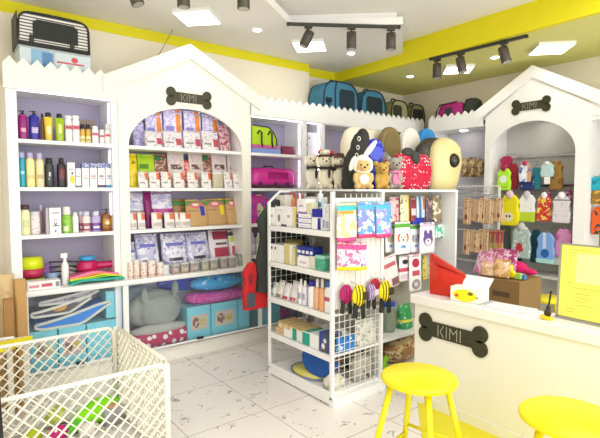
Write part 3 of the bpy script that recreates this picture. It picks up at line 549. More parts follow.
# pink plastic kennel
a, b = at(252.5, 175, Y=4.13), at(297.5, 175, Y=4.13); W = (b.x - a.x) * .98
t = thing('pet_kennel', 'pink plastic pet kennel with black handle and base clips', 'pet carrier', ((a.x + b.x) / 2, 4.13 + .14, z2))
PKM = mat('d8329c', .3)
G().loft([(.03, W / 2 * .97, .13, 0, 0, 7), (.06, W / 2, .135, 0, 0, 7), (.15, W / 2 * .98, .13, 0, 0, 7), (.20, W / 2 * .92, .11, 0, 0, 6), (.215, W / 2 * .86, .09, 0, 0, 5)], 36).build('shell', PKM, t)
G().loft([(0, W / 2 * .9, .12, 0, 0, 7), (.025, W / 2 * .98, .136, 0, 0, 7), (.04, W / 2 * 1.0, .138, 0, 0, 7)], 36).build('base_tray', mat('5a2c4c', .4), t)
for k in range(14): G().box(-.09 + k * .019, -.082 + k * .019, -.137, -.125, .10, .17).build('vent_slot', mat('b01c7c', .5), t)
for x in (-.19, 0, .16): G().box(x - .02, x + .02, -.145, -.13, .03, .065).build('clip', mat('4a3040', .4), t, bevel=.003)
G().tube([(-.06, 0, .212), (-.05, 0, .24), (.05, 0, .24), (.06, 0, .212)], .008).build('handle', mat('4a3040', .4), t)
zc3, zc4 = 1.213, .888
L(k_pouch, 251, 267, 194, zc3, 'toy_pack', 'magenta toy pack with cream toy in the third cubby', 'pack', None, Y=4.15, d=.07, m=art('d03a9c', (('o', .6, .45, .22, .3, 'd8d8a0'), ('n', '7a3ab0', 12, .58)), .3))
L(k_pouch, 266, 282, 199, zc3, 'toy_pack', 'violet toy pack behind the gondola corner in the third cubby', 'pack', None, Y=4.2, d=.07, m=art('7a4ab8', (('n', 'e84a9c', 14, .55),), .3))
for k, (a, b, c) in enumerate(((251, 256, 'cdb8e0'), (256.5, 262, 'c9d8b8'), (262.5, 268, 'e0d0e4'), (269, 276, 'b8a8d8'))):
    L(k_bottle, a, b, 233, zc4, 'spray_bottle', ('pale lilac', 'pale green', 'pale pink', 'light violet')[k] + ' slim bottle in the low cubby behind the red jacket', B, 'slim bottles in the low cubby', Y=4.14, body=art(c, (('r', .1, .9, .2, .6, 'f0f0f0'),), .3), cap=WHT, d=.04)
L(k_box, 307.5, 322, 133, 1.90, 'picture_bag', 'white gift bag with grey line drawing in the narrow cubby', 'bag', None, Y=4.16, d=.08, m=art('eceaf0', (('n', '8a90a0', 18, .62),), .5))
G().box(3.28, 3.50, 4.1, 4.4, 1.88, 1.90).build('shelf', WHT, u3)
# dark carriers in the wide cubby behind plush toys
for k, (a, b, c, lb) in enumerate(((327, 342, '3a3638', 'black folded carrier standing in the wide cubby behind plush toys'), (343, 357, '6a5a50', 'brown grey folded carrier in the wide cubby beside the black one'), (358, 372, '4a4440', 'charcoal folded carrier in the wide cubby behind the black dog cushion'))):
    t = L(lambda *q: None, a, b, 134, 1.578, 'folded_carrier', lb, 'pet carrier', 'folded carriers in the wide cubby', Y=4.2, d=.12)
    G().loft([(0, .11, .06, 0, 0, 5), (.3, .11, .06, 0, 0, 5), (.38, .09, .05, 0, 0, 4), (.40, .06, .04, 0, 0, 3)], 20).build('fabric_shell', mat(c, .8), t)
    G().box(-.075, .075, -.068, -.05, .06, .26).build('mesh_window', mat('201e20', .8), t, bevel=.01)
    G().tube([(-.04, 0, .39), (-.03, 0, .42), (.03, 0, .42), (.04, 0, .39)], .007).build('handle', BLK, t)
# ---- carriers on top of the units
t = thing('printed_carton', 'white carton with a blue picture lying on top of the cosmetics unit', 'box', (.80, 4.24, ZT))
G().box(-.24, .26, -.13, .14, 0, .235).build('carton', art('cfdde2', (('r', .15, .42, .3, .95, '8ab8d8'), ('r', .3, .45, .4, .9, '5a88b8'), ('r', .5, .9, .62, .68, 'c8606a'), ('o', .76, .78, .05, .09, 'd04a58'), ('r', .45, .48, .3, 1, 'b0c0c4')), .4), t, bevel=.004)
G().box(-.245, .265, -.135, .145, .225, .24).build('lid', mat('b8c4c8', .5), t, bevel=.003)
def soft_carrier(label, cx, cy, z, w, d, h, body, side, mesh, rz=0, piping=BLK, windows=((-.3, .3),), round_=3.2, front=None):
    t = thing('fabric_carrier', label, 'pet carrier', (cx, cy, z), rz)
    n = 14; prof = [(-w / 2, 0)] + [(w / 2, 0)] + [(w / 2 * math.copysign(abs(math.cos(a)) ** (2 / round_), math.cos(a)), h * .25 + h * .75 * math.sin(a) ** (2 / round_)) for a in [PI * k / n for k in range(n + 1)]]
    G().prism(prof, -d / 2, d / 2).build('fabric_shell', body, t, bevel=.012)
    for y in (-d / 2 - .004, d / 2 + .004):
        G().tube([(p[0] * .985, y, max(.006, p[1] * .985)) for p in prof[1:]] + [(-w / 2, y, .006), (w / 2, y, .006)], .009).build('piping', piping, t)
    for a, b in windows:
        pr = [(a * w, h * .22), (b * w, h * .22), (b * w, h * .72), (b * w - .03, h * .8), (a * w + .03, h * .8), (a * w, h * .72)]
        G().prism(pr, -d / 2 - .012, -d / 2 - .002).build('mesh_window', mesh, t, bevel=.006)
    G().tube([(-w * .15, 0, h * .98), (-w * .1, 0, h + .03), (w * .1, 0, h + .03), (w * .15, 0, h * .98)], .01).build('handle', piping, t)
    return t
t = soft_carrier('black and white striped pet carrier standing on the blue printed carton', .80, 4.23, ZT + .242, .50, .26, .25, stripes('e9e7e2', '4a4a46', 2, 42, .62, .7), BLK, mat('2c312e', .8), windows=((-.3, .33),), round_=6)
G().box(-.255, .255, -.136, -.126, 0, .03).build('base_trim', BLK, t); G().box(-.256, -.249, -.125, .125, .0, .24).build('end_wall', BLK, t) 
for x in (-.16, .12): G().box(x - .015, x + .015, -.146, -.134, .02, .08).build('strap', BLK, t, bevel=.003)
BLU = mat('3f7f9e', .8)
t = soft_carrier('larger blue fabric carrier with heart badge on top of the cubbies', 3.84, 4.26, ZT, .56, .26, .43, BLU, BLU, mat('1f3340', .8), windows=((-.05, .38),), round_=3.5, piping=mat('1f3038', .7))
g = G().disc((-.22, .2), .028, -.142, -.13).disc((-.175, .2), .028, -.142, -.13).prism([(-.245, .188), (-.15, .188), (-.198, .12)], -.142, -.13); g.build('heart_badge', mat('1f3340', .7), t)
G().tube([(-.09, -.135, .02), (-.10, -.136, .3), (-.08, -.135, .41)], .008).build('seam', mat('1f3038', .7), t)
t = soft_carrier('smaller blue fabric carrier with dark mesh front beside the olive one', 4.40, 4.26, ZT, .44, .24, .40, BLU, BLU, mat('1f3034', .8), windows=((-.3, .36),), piping=mat('1f3038', .7))
soft_carrier('olive beige carrier with dark mesh on top of the cubby corner', 4.91, 4.26, ZT, .34, .22, .34, mat('a4a070', .8), BLU, mat('34362a', .8), windows=((-.4, .1),), piping=mat('2e3026', .7))
soft_carrier('dark olive mesh carrier squeezed into the ceiling corner', 5.28, 4.26, ZT, .30, .22, .33, mat('8c8a60', .8), BLU, mat('2a2c22', .8), windows=((-.36, .36),), piping=mat('2e3026', .7))
t = thing('fabric_carrier', 'magenta fabric carrier with dark windows above the chew recess', 'pet carrier', (XF + .16, 3.56, ZT), -PI / 2)
G().loft([(0, .19, .10, 0, 0, 4), (.15, .19, .10, 0, 0, 4), (.23, .17, .09, 0, 0, 3), (.25, .12, .07, 0, 0, 3)], 24).build('fabric_shell', mat('b0287c', .7), t)
G().box(-.05, .05, -.108, -.09, .03, .19).build('mesh_window', mat('3c4048', .8), t, bevel=.01)
G().tube([(-.19, -.09, .02), (-.19, -.09, .16), (-.15, -.08, .24), (.1, -.08, .25)], .01).build('piping', mat('5a1c44', .8), t)
t = thing('fabric_carrier', 'round black green carrier beside the magenta one above the chew recess', 'pet carrier', (XF + .16, 3.28, ZT), -PI / 2)
G().loft([(0, .09, .10, 0, 0, 4), (.16, .095, .10, 0, 0, 4), (.24, .08, .09, 0, 0, 3), (.27, .05, .06)], 24).build('fabric_shell', mat('343c30', .8), t)
G().tube([(-.075, -.09, .02), (-.08, -.09, .16), (-.05, -.085, .25), (.03, -.085, .26), (.08, -.09, .16), (.08, -.09, .02)], .008).build('piping', BLK, t)
# ---- under the worktop, behind the glass
def bed_ring(t, w, d, h, m, inner, tilt=0):
    n = 26; 
    for nm, mm, pts, r in (('rim', m, [(w / 2 * math.cos(2 * PI * k / n), d / 2 * math.sin(2 * PI * k / n), h * .6) for k in range(n + 1)], h * .42),):
        G().tube(pts, r, 8).build(nm, mm, t)
    G().loft([(0, w / 2, d / 2), (h * .35, w / 2 * .95, d / 2 * .95)], n).build('cushion', inner, t)

def tealbox(x0, x1, z0, z1, lb, y0=4.08, y1=4.3, pic=False, g_='light blue product boxes behind the glass'):
    t = thing('product_box', lb, 'box', ((x0 + x1) / 2, (y0 + y1) / 2, z0), 0, g_)
    w, d = x1 - x0, y1 - y0; G().box(-w / 2, w / 2, -d / 2, d / 2, 0, z1 - z0).build('carton', mat('84dce6', .4), t, bevel=.004)
    if pic: G().box(-w * .36, w * .36, -d / 2 - .002, -d / 2, (z1 - z0) * .3, (z1 - z0) * .75).build('picture_label', art(pic, (('o', .3, .5, .2, .35, '8a5a4c'), ('r', .55, .9, .3, .7, 'd8c050'), ('n', 'e8b8b0', 20, .55)), .5), t)
    t2 = G().box(-w / 2 - .001, w / 2 + .001, -d / 2 - .001, d / 2 + .001, (z1 - z0) * .97, (z1 - z0) + .003).build('lid', mat('8edade', .4), t)
zb = .136
for x0, x1, p, lb in ((.56, .75, 'c8d8c0', 'light blue box with green picture at the end behind glass'), (.76, .96, 'e0b8bc', 'light blue box with pink picture in the middle behind glass'), (.97, 1.22, None, 'plain light blue box behind the glass next to the door post')): tealbox(x0, x1, zb, .46, lb, pic=p)
qx = [at(v, 320, Y=4.08).x for v in (187.5, 211.5, 238.5, 252)]
for x0, x1, p, lb in ((qx[0], qx[1] - .01, 'd8c8a8', 'light blue box with brown dog picture under pink dotted bag'), (qx[1], qx[2] - .01, 'e0d0b0', 'light blue box with yellow dog picture beside the door frame'), (qx[2], qx[3], None, 'narrow light blue box against the door frame'), (2.66, 2.92, None, 'light blue box below the red jacket behind glass')): tealbox(x0, x1, zb, .455, lb, pic=p)
tealbox(1.13, 1.26, .475, .70, 'light blue box on end beside the blue pet bed', y0=4.1, y1=4.36)
# nested pet beds upper-left
gpb = 'nested curved pet beds behind the glass'
def shell_bed(lb, cx, z, w, h, rim, inner, y=4.2):
    t = thing('pet_bed', lb, 'pet bed', (cx, y, z), 0, gpb); n = 18
    up = [(-w / 2 + w * k / n, h * (.25 + .75 * (k / n) ** 1.4) * (1 - .25 * max(0, k / n - .8) * 5 * .4)) for k in range(n + 1)]
    lo = [(x, max(0, zz - h * .5 * math.sin(PI * min(1, k / n + .02)) - .02)) for k, (x, zz) in enumerate(up)]
    G().prism(up + lo[::-1], -.11, .15).build('bed_side', inner, t, bevel=.012)
    G().tube([(x, -.115, zz) for x, zz in up] + [(x, -.115, zz) for x, zz in lo[::-1]] + [(up[0][0], -.115, up[0][1])], .012).build('rim', rim, t)
shell_bed('lowest pet bed, bright blue with white rim, behind the first glass door', .88, .47, .56, .17, mat('e8e4d0', .7), mat('1f86e0', .6))
shell_bed('middle pet bed, grey with cream rim and orange spot', .80, .565, .44, .13, mat('efe9d8', .7), art('5c565c', (('o', .45, .6, .14, .4, 'e8a02c'), ('n', '8a8690', 8, .6)), .8), y=4.24)
shell_bed('top pet bed, mauve with cream rim, under the worktop', .86, .655, .44, .09, mat('e0d8d0', .7), art('8a7a8a', (('n', 'b8a8b4', 10, .5),), .8), y=4.24)
# grey eared bed with polka dots
t = thing('pet_bed', 'large grey pet bed with two ears standing behind the glass', 'pet bed', (1.60, 4.22, .28)); GB = mat('a9ab9f', .9, var=.25)
g = G().ell((0, 0, .18), (.27, .1, .19)).ell((.02, -.05, .17), (.2, .1, .16)); g.ell((-.13, -.08, .33), (.035, .03, .08)).ell((.16, -.08, .37), (.035, .03, .08)).ell((.02, -.07, .24), (.17, .06, .08)).build('bed_body', GB, t, remesh=.012)
G().ell((-.12, .1, .2), (.26, .05, .2)).build('back_rim', mat('8c98a4', .9), t); G().ell((0, -.09, .02), (.28, .06, .05)).build('front_rim', mat('c2beb0', .9), t)
t = thing('dotted_pet_bed', 'crimson bed with white polka dots below the grey eared bed', 'pet bed', (1.60, 4.21, zb + .002)); 
G().loft([(0, .33, .12, 0, 0, 2.6), (.03, .36, .14, 0, 0, 2.6), (.10, .37, .145, 0, 0, 2.6), (.145, .33, .12, 0, 0, 2.6), (.15, .28, .1, 0, 0, 2.6)], 30).build('bed_body', dots('c01850', 'f8f0f0', 13, .3), t)
# pink dotted + blue cushion bags
t = thing('dotted_pet_bed', 'pink dotted bed in clear wrap on the light blue boxes', 'pet bed', (2.22, 4.21, .462))
G().loft([(0, .28, .11, 0, 0, 2.6), (.03, .33, .13, 0, 0, 2.6), (.07, .33, .13, 0, 0, 2.6), (.10, .28, .1, 0, 0, 2.6)], 28).build('bed_body', dots('e040a4', 'f8c8e4', 45, .25), t)
t = thing('wrapped_cushion', 'shiny blue cushion in plastic wrap on the pink dotted bed', 'cushion', (2.22, 4.19, .564))
G().ell((0, 0, .085), (.29, .11, .085), 20).build('cushion_body', art('2fb0e4', (('n', 'd0f4fc', 16, .6), ('n', '0c58c0', 8, .6)), .1), t)
t = thing('wrapped_cushion', 'dark blue cushion leaning behind the shiny blue cushion', 'cushion', (2.12, 4.35, .564)); G().ell((0, 0, .095), (.46, .04, .1), 20).build('cushion_body', mat('1c48d0', .3), t)
t = thing('wrapped_cushion', 'pink wrapped cushion lying low by the end of the glass base', 'cushion', (2.98, 4.2, zb)); G().ell((0, 0, .06), (.13, .1, .06), 18).build('cushion_body', dots('e040a4', 'f8c8e4', 45, .25), t)
# ------------------------------------------------------------------ GONDOLA (open shelf stand)
GX0, GX1, GY0, GY1 = 2.21, 2.745, 2.46, 3.27
t = gon = thing('display_stand', 'white open display stand with mesh ends and five loaded shelves', 'display stand', (0, 0, 0))
for x in (GX0, GX1 - .025):
    G().box(x, x + .025, GY0, GY0 + .025, .05, 1.545).build('post', WHT, t)
G().box(GX0, GX0 + .02, GY1 - .02, GY1, .05, 1.46).build('post', WHT, t)
G().tube([(GX0 + .01, GY1 - .01, 1.455), (2.33, GY1 - .01, 1.545), (GX1, GY1 - .01, 1.545)], .011).build('slanted_bar', WHT, t)
G().box(GX1 - .02, GX1, GY0 + .026, GY1, .05, 1.545).build('back_panel', mat('dcdad2', .5), t)
G().box(GX0, GX1 + .01, GY0 - .02, GY0 + .025, 0, .065).build('foot', WHT, t); G().box(GX0, GX1, GY1 - .03, GY1, 0, .065).build('foot', WHT, t)
G().box(GX0 + .012, GX1 - .02, GY0 + .026, GY1 - .03, .05, .085).box(GX0, GX0 + .012, GY0 + .026, GY1 - .03, .01, .1).build('base_shelf', WHT, t)
for z in (.345, .645, .945, 1.245): G().box(GX0 + .003, GX1 - .022, GY0 + .026, GY1 - .022, z, z + .018).box(GX0 + .001, GX0 + .014, GY0 + .026, GY1 - .022, z - .022, z + .02).build('shelf', WHT, t)
G().box(2.44, GX1 + .01, GY0, GY1 + .02, 1.548, 1.562).build('top_board', WHT, t)
for y, x1, zt in ((GY0 + .004, GX1 - .025, 1.46), (GY1 - .014, GX1 - .02, 1.43)):
    g = G(); n = 9
    for k in range(1, n): x = GX0 + .02 + (x1 - GX0 - .02) * k / n; g.box(x - .0018, x + .0018, y, y + .0036, .06 if y < GY1 - .1 else .64, min(zt + (.07 if x > 2.33 else 0), 1.54))
    z = .11 if y < GY1 - .1 else .66
    while z < zt: g.box(GX0 + .02, x1, y + .0036, y + .0072, z - .0018, z + .0018); z += .055
    g.build('wire_mesh', mat('f2f0ea', .35), t)
G().box(GX0 + .04, GX1 - .03, GY0 + .012, GY0 + .02, .70, 1.50).build('end_panel', mat('efede6', .4), t)
G().box(GX0 + .08, GX1 - .07, GY0 + .004, GY0 + .012, 1.46, 1.475).build('end_trim', GRY, t)
sz = (1.266, .966, .666, .366)
gp = 'goods on the top shelf of the display stand'; X1 = 2.235
BX = lambda st, c2='2430a8': art('f6f4f4', (('r', .0, 1, .0, .12, st), ('r', .15, .7, .45, .6, 'b8b4c4'), ('n', 'd4ccd8', 40, .62)), .5)
def gb(a, b, y, z, lb, m, X=X1, d=.08, kind=k_box, name='carton', cat='box', **k): return Rg(kind, a, b, y, z, name, lb, cat, gp, X=X, d=d, m=m, **k)
for k, (a, b) in enumerate(((286.5, 290), (290.5, 294), (294.5, 298), (299, 302.5))):
    Rg(k_bottle, a, b, 192 + k * .5, sz[0], 'cream_tube', ('first', 'second', 'third', 'fourth')[k] + ' standing peach tube counted from the slanted corner, back of top stand shelf', 'tube', 'peach tubes', X=2.42, body=mat('e2946c', .4), cap=mat('c05a4c', .4), d=.04)
gb(269, 275, 207.5, sz[0], 'white medicine box with tiny grey print at the slanted corner', BX('e8e4e4'))
gb(275.3, 280.5, 206.5, sz[0], 'white box beside the slanted corner box with animal print', art('f4f2f0', (('o', .7, .4, .25, .2, '8a8a80'), ('r', 0, 1, .8, .84, 'c8c4b8')), .5))
gb(281, 286, 207.5, sz[0], 'white box standing on a black strip on the top shelf', art('f6f4f4', (('r', 0, 1, 0, .1, '2a2a50'), ('n', 'd8d4dc', 30, .6)), .5))
gb(276, 285.5, 195, sz[0], 'tall cream white carton behind the small medicine boxes', mat('f3efe6', .5), X=2.36)
gb(286.2, 291.5, 207, sz[0], 'white narrow box beside slim yellow tube box', BX('f0ecf0'))
gb(292, 295, 208, sz[0], 'slim yellow edged box among the white medicine boxes', art('e4cf7c', (('r', 0, .4, 0, 1, 'f0eef0'),), .5))
for k in range(3):
    z = sz[0] + k * .037; a, b = at(296, 215, X=X1), at(310, 215, X=X1)
    tt = thing('carton', ('bottom', 'middle', 'top')[k] + ' white box with navy end in the flat stack on the stand', 'box', (X1 + .07, (a.y + b.y) / 2, z + k * .0005), -PI / 2, gp)
    k_box(tt, a.y - b.y, .13, .0355, art('f8f6f8', (('r', 0, .14, .1, .9, '2a2a9c'), ('r', 0, 1, 0, .14, '6a68c0'), ('r', .3, .9, .4, .55, 'c4bccc')), .5))
gb(297, 306, 199, sz[0] + .113, 'pale violet box lying on the flat white stack', BX('8a7ac8'), d=.1)
gb(306.5, 312, 203, sz[0] + .113, 'small cream box on the flat white stack', mat('e0dcb8', .5), d=.06)
gb(311.3, 321.5, 217, sz[0], 'white box with thick navy stripe under the blue box', art('f6f4f6', (('r', .62, .95, 0, .9, '2a2a9c'), ('r', 0, 1, .9, 1, 'd8d0e8')), .5), d=.12)
z_ = at(316, 217.5, X=X1).z
gb(311.8, 321, 209, z_ + .002, 'solid royal blue box lying on the navy striped box', mat('1c24a0', .4), d=.11)
t = Rg(k_box, 306, 322, 197, z_ + .05, 'carton', 'large pale grey box standing behind the royal blue box', 'box', gp, X=2.38, d=.06, m=mat('e6ecec', .5)); 
for k, (a, b, y) in enumerate(((322.3, 325.5, 204), (325.8, 329, 207))):
    gb(a, b, y, sz[0], ('taller', 'shorter')[k] + ' clear blister pack beside the near post, top stand shelf', art('dfe6ec', (('r', .1, .9, .1, .4, 'a8a0c8'), ('n', 'c8b888', 30, .6)), .3), d=.05, name='blister_pack', cat='pack')
Rg(k_bottle, 316.5, 320.5, 190, 1.415, 'spray_bottle', 'white bottle with teal label above the boxes on the stand', B, gp, X=2.37, body=art('eef2f2', (('r', 0, 1, .1, .4, '3aa0a8'),), .3), cap=WHT, d=.04)
# ring shaped red toy
gp = 'goods on the second shelf of the display stand'
gb(268.8, 283.5, 244.5, sz[1], 'white boxes front with black panda marks on the second shelf', art('f6f5f3', (('o', .2, .78, .06, .1, '303030'), ('o', .45, .78, .06, .1, '303030'), ('r', .33, .345, 0, 1, 'b8b4b0'), ('r', .63, .645, 0, 1, 'b8b4b0'), ('n', 'c4c0bc', 30, .62)), .5), d=.13)
gb(284, 289, 243.5, sz[1], 'yellowish carton beside the panda marked box', mat('d8cb88', .5), d=.1)
gb(289.3, 291.3, 245, sz[1], 'thin white tube box beside the yellowish carton', mat('f6f2ea', .5), d=.05)
gb(291.6, 294, 248, sz[1], 'thin pale yellow box before the blue lidded boxes', mat('e0d6a0', .5), d=.08)
gb(284, 294, 240, sz[1], 'olive yellow carton behind the thin tube box', mat('b8ac70', .5), X=2.4, d=.1)
gb(297, 309, 255.5, sz[1], 'white box with blurred pink caption under dark blue packs', art('f6f3f3', (('r', .2, .8, .3, .5, 'd8c0c4'), ('r', 0, .1, .8, 1, '3a3aa0')), .5), d=.13)
gb(309.3, 314.5, 256, sz[1], 'narrow cream box between white box and green box', mat('e8dfcc', .5), d=.1)
gb(315, 324, 255.5, sz[1], 'green box on the second shelf of the stand', art('4aa88a', (('r', 0, 1, .8, 1, 'a8d8c8'), ('n', '8ad0b0', 20, .6)), .5), d=.12)
z_ = at(300, 255, X=X1).z + .004
for k, (a, b) in enumerate(((297, 301), (301.3, 305), (305.3, 309), (309.3, 313))):
    gb(a, b, 246 + k * .6, z_, ('first', 'second', 'third', 'fourth')[k] + ' dark blue pack counted from the cream carton, on the white box', art('26348c', (('r', .1, .9, .2, .55, 'e8e8f4'),), .4), d=.1, name='blue_pack', cat='pack')
gp = 'goods on the third shelf of the display stand'
for k, (a, b, y, c) in enumerate(((269, 274, 283, 'eceae8'), (274.3, 280, 281, 'e6e0d8'), (280.5, 287, 284, 'f0eeee'), (287.3, 295, 282, 'e9e6e6'))):
    gb(a, b, y, sz[2], 'soft white medicine pouch, ' + ('first', 'second', 'third', 'fourth')[k] + ' from the far mesh end, third stand shelf', art(c, (('r', .2, .9, .05, .25, ('8aa8b0', '8a6a58', 'b83a4a', 'c85070')[k]), ('n', 'b8b4b4', 30, .58)), .4), kind=k_pouch, d=.06, lean=.2, name='medicine_pouch', cat='pouch')
for k, (a, b, y, bc, cc, lb) in enumerate(((297, 300.5, 279.5, 'f2f2f4', 'e8e8ec', 'slim white bottle with striped label beside the medicine pouches'), (300.8, 304.8, 281, 'e4e0ec', 'f4f4f6', 'white bottle with grey violet label on the third stand shelf'), (306.5, 312.3, 281, 'f3f1f4', '2420a0', 'white bottle with royal blue cap on the third stand shelf'), (312.6, 317.3, 279, 'e8b48c', 'f2e8e4', 'peach bottle with white trigger next to the royal blue cap'), (317.6, 322.3, 279, 'e6a878', 'f2ece8', 'second peach bottle with white trigger'), (323, 329.7, 281, 'f4f4f6', '2a6ab8', 'white bottle with blue top and flower picture by the post'))):
    Rg(k_bottle, a, b, y, sz[2], 'spray_bottle', lb, B, gp, X=X1, d=.05, body=art(bc, ((('r', .1, .9, .45, .62, 'b85a80'),) if k == 5 else (('r', .1, .9, .3, .6, 'a8a4c0'),) if k < 2 else ()), .35), cap=mat(cc, .35), capf=.28 if k in (3, 4) else .2, capw=.8 if k == 2 or k == 5 else .4)
gp = 'goods on the fourth shelf of the display stand'
for k in range(5):
    a, b = at(273 + k * 1.5, 330, X=X1), at(279 + k * 3, 330, X=X1)
    t = thing('kraft_box', ('first', 'second', 'third', 'fourth', 'fifth')[k] + ' small tan box from the far end in the row of tan boxes', 'box', (X1 + .09 + .0, 3.13 - k * .072, sz[3] + .05), -PI / 2, 'row of small tan boxes'); k_box(t, .062, .17, .06, art('d9be90', (('r', 0, 1, .8, 1, 'b89a58'), ('r', .15, .85, .2, .5, 'e8d4b0')), .6))
t = thing('kraft_box', 'long tan box lying under the row of small tan boxes', 'box', (X1 + .09, 3.02, sz[3]), -PI / 2, None); k_box(t, .36, .17, .048, art('dcb890', (('r', 0, 1, .45, .55, 'b08a60'),), .6))
gb(283.5, 290.5, 329.5, sz[3], 'white box beside the long tan box on the fourth shelf', mat('f4f2f2', .5), d=.14)
gb(291, 296, 328.5, sz[3], 'dark teal ended box on the fourth shelf', art('1f9a80', (('r', 0, .25, 0, 1, 'f0f4f2'),), .4), d=.16)
gb(296.3, 302, 331, sz[3], 'clear wrapped white box between two teal boxes', mat('e4e8e8', .25), d=.16)
gb(302.3, 309, 331.5, sz[3], 'wide teal box with pale top on the fourth shelf', art('1fa38c', (('r', 0, 1, .92, 1, 'd8e8e4'),), .4), d=.17)
gb(309.3, 318.5, 334.5, sz[3], 'large white box in the fourth shelf near the post', mat('f6f5f4', .5), d=.16)
gb(319, 329, 333, sz[3], 'dark blue box with white bottle pictures by the near post', art('3c4c70', (('o', .4, .3, .2, .14, 'f0eee8'), ('o', .6, .6, .15, .12, 'e8e4dc'), ('r', 0, .25, 0, 1, '2038a0'), ('n', 'b89060', 14, .62)), .4), d=.13)
t = thing('wrapped_pack', 'clear wrapped pack lying over the teal boxes', 'pack', (2.46, 2.72, sz[3]), -PI / 2); G().loft([(0, .16, .09, 0, 0, 4), (.09, .15, .085, 0, 0, 3.5), (.12, .1, .05)], 20).build('wrap', art('c9d4d0', (('n', 'f4f6f4', 12, .52),), .15), t)
# base: cones, cushions
t = thing('half_moon_cushion', 'royal blue half-moon cushion leaning on the lowest level of the stand', 'cushion', (2.31, 2.76, .10), -PI / 2 + .1, None, rx=-.35)
pr = [(-.18, .13)] + [(.2 * math.cos(a), .13 + .15 * math.sin(a)) for a in [PI + PI * k / 14 for k in range(15)]] + [(.18, .13)]
pr = [(.19 * math.cos(PI + PI * k / 16), .16 + .15 * math.sin(PI + PI * k / 16)) for k in range(17)]
G().prism([(p[0] - .0, p[1] + .06 * (1 if abs(p[0]) < .15 else .3)) if False else p for p in pr], -.02, .02).build('cushion_body', mat('1558b0', .5), t, bevel=.012)
t = thing('recovery_cone', 'clear plastic recovery cone with violet rim and yellow inside', 'pet cone', (2.36, 2.88, .087), -PI / 2)
G().tube([(.2 * math.cos(2 * PI * k / 28), .13 * math.sin(2 * PI * k / 28), .02 + .012 * math.sin(2 * PI * k / 28)) for k in range(29)], .005).build('rim', mat('8890c8', .3), t)
G().loft([(.008, .19, .12), (.03, .17, .11), (.036, .1, .06)], 28).build('cone_sheet', art('d9d6a8', (('n', 'eadf6a', 8, .5),), .2), t)
for k, (y, c, lb) in enumerate(((2.80, 'b08070', 'clear recovery cone with black edging and peach card standing at the back'), (2.63, 'a87860', 'smaller recovery cone with black edging beside the mesh end'))):
    t = thing('recovery_cone', lb, 'pet cone', (2.60, y, .087), -PI / 2, None, rx=-.1)
    G().tube([(.11 * math.cos(2 * PI * j / 20), 0, .12 + .11 * math.sin(2 * PI * j / 20)) for j in range(21)], .005).build('rim', BLK, t)
    G().disc((0, .12), .075, 0, .01).build('card', mat(c, .5), t)
t = thing('wrapped_pack', 'grey clear wrapped packs behind the lowest wire mesh', 'pack', (2.60, 2.56, .087), 0); G().loft([(0, .1, .06, 0, 0, 4), (.14, .1, .06, 0, 0, 3), (.2, .05, .03)], 16).build('wrap', art('b8b4a8', (('n', '4a4844', 14, .58),), .3), t)
t = thing('wrapped_pack', 'pale wrapped pack at the corner post on the lowest level', 'pack', (2.33, 2.57, .087), 0); G().loft([(0, .08, .06, 0, 0, 4), (.06, .08, .06, 0, 0, 3), (.09, .05, .03)], 16).build('wrap', art('e8e6d8', (('n', 'c8c49c', 14, .58),), .3), t)
# packages hanging on the near end
def E_(kind, px0, px1, py0, py1, name, label, cat, group, Y=2.435, d=.03, **k):
    a, b = at(px0, py1, Y=Y), at(px1, py1, Y=Y); z0, z1_ = a.z, at(px0, py0, Y=Y).z
    t = thing(name, label, cat, ((a.x + b.x) / 2, Y - d / 2, z0), 0, group); kind(t, (b.x - a.x) * .97, d, z1_ - z0, **k)
    return t
def k_hang(t, w, d, h, m, hook=True, card=None):
    k_pouch(t, w, d, h, m, seal=card)
    if hook: G().tube([(0, 0, h * .95), (0, 2.474 - t.location.y, h * .97)], .002).build('hook', CHR, t)
gp = 'pet pad packs hanging on the mesh end of the stand'
PP = lambda a, b, c: art(a, (('n', b, 10, .52), ('n', 'f6f4e8', 13, .56), ('r', 0, 1, 0, .12, 'd0407c'), ('r', 0, 1, .86, 1, c)), .3)
E_(k_hang, 334, 354, 203, 242, 'treat_pack', 'teal topped pack with orange band hanging next to the post', 'pack', gp, d=.05, m=art('f0ead8', (('n', 'e8d48a', 12, .52), ('n', 'd87a9c', 18, .62), ('r', 0, 1, 0, .12, 'd0508c'), ('r', 0, 1, .86, 1, '38b8c4'), ('r', 0, .8, .76, .86, 'd8983c')), .3))
E_(k_hang, 354.5, 372, 202, 238, 'treat_pack', 'blue violet pack hanging in the middle of the mesh end', 'pack', gp, d=.05, m=PP('5a9ad8', '8a7ad0', '4aa8d8'))
E_(k_hang, 372.5, 388.5, 202, 238, 'treat_pack', 'blue violet pack hanging against the next cabinet post', 'pack', gp, d=.05, m=PP('58a4dc', 'a88ad8', '4ab0dc'))
for k in range(5):
    E_(k_hang, 336 + k * 5.2, 345 + k * 5.2, 242 + k * .3, 270.5, 'treat_stick_pack', ('first', 'second', 'third', 'fourth', 'last')[k] + ' slim pink topped stick pack from the post in the hanging row', 'pack', 'slim stick packs in the hanging row', Y=2.44 - .006 * k, d=.02, m=art('f0e6ec', (('n', '4a5ac0', 24, .6), ('n', 'e06a9c', 16, .52), ('r', 0, 1, .8, 1, 'e04a94'), ('r', 0, 1, 0, .14, 'f0d820')), .3))
gp = 'harness bags hanging in a row on the mesh end'
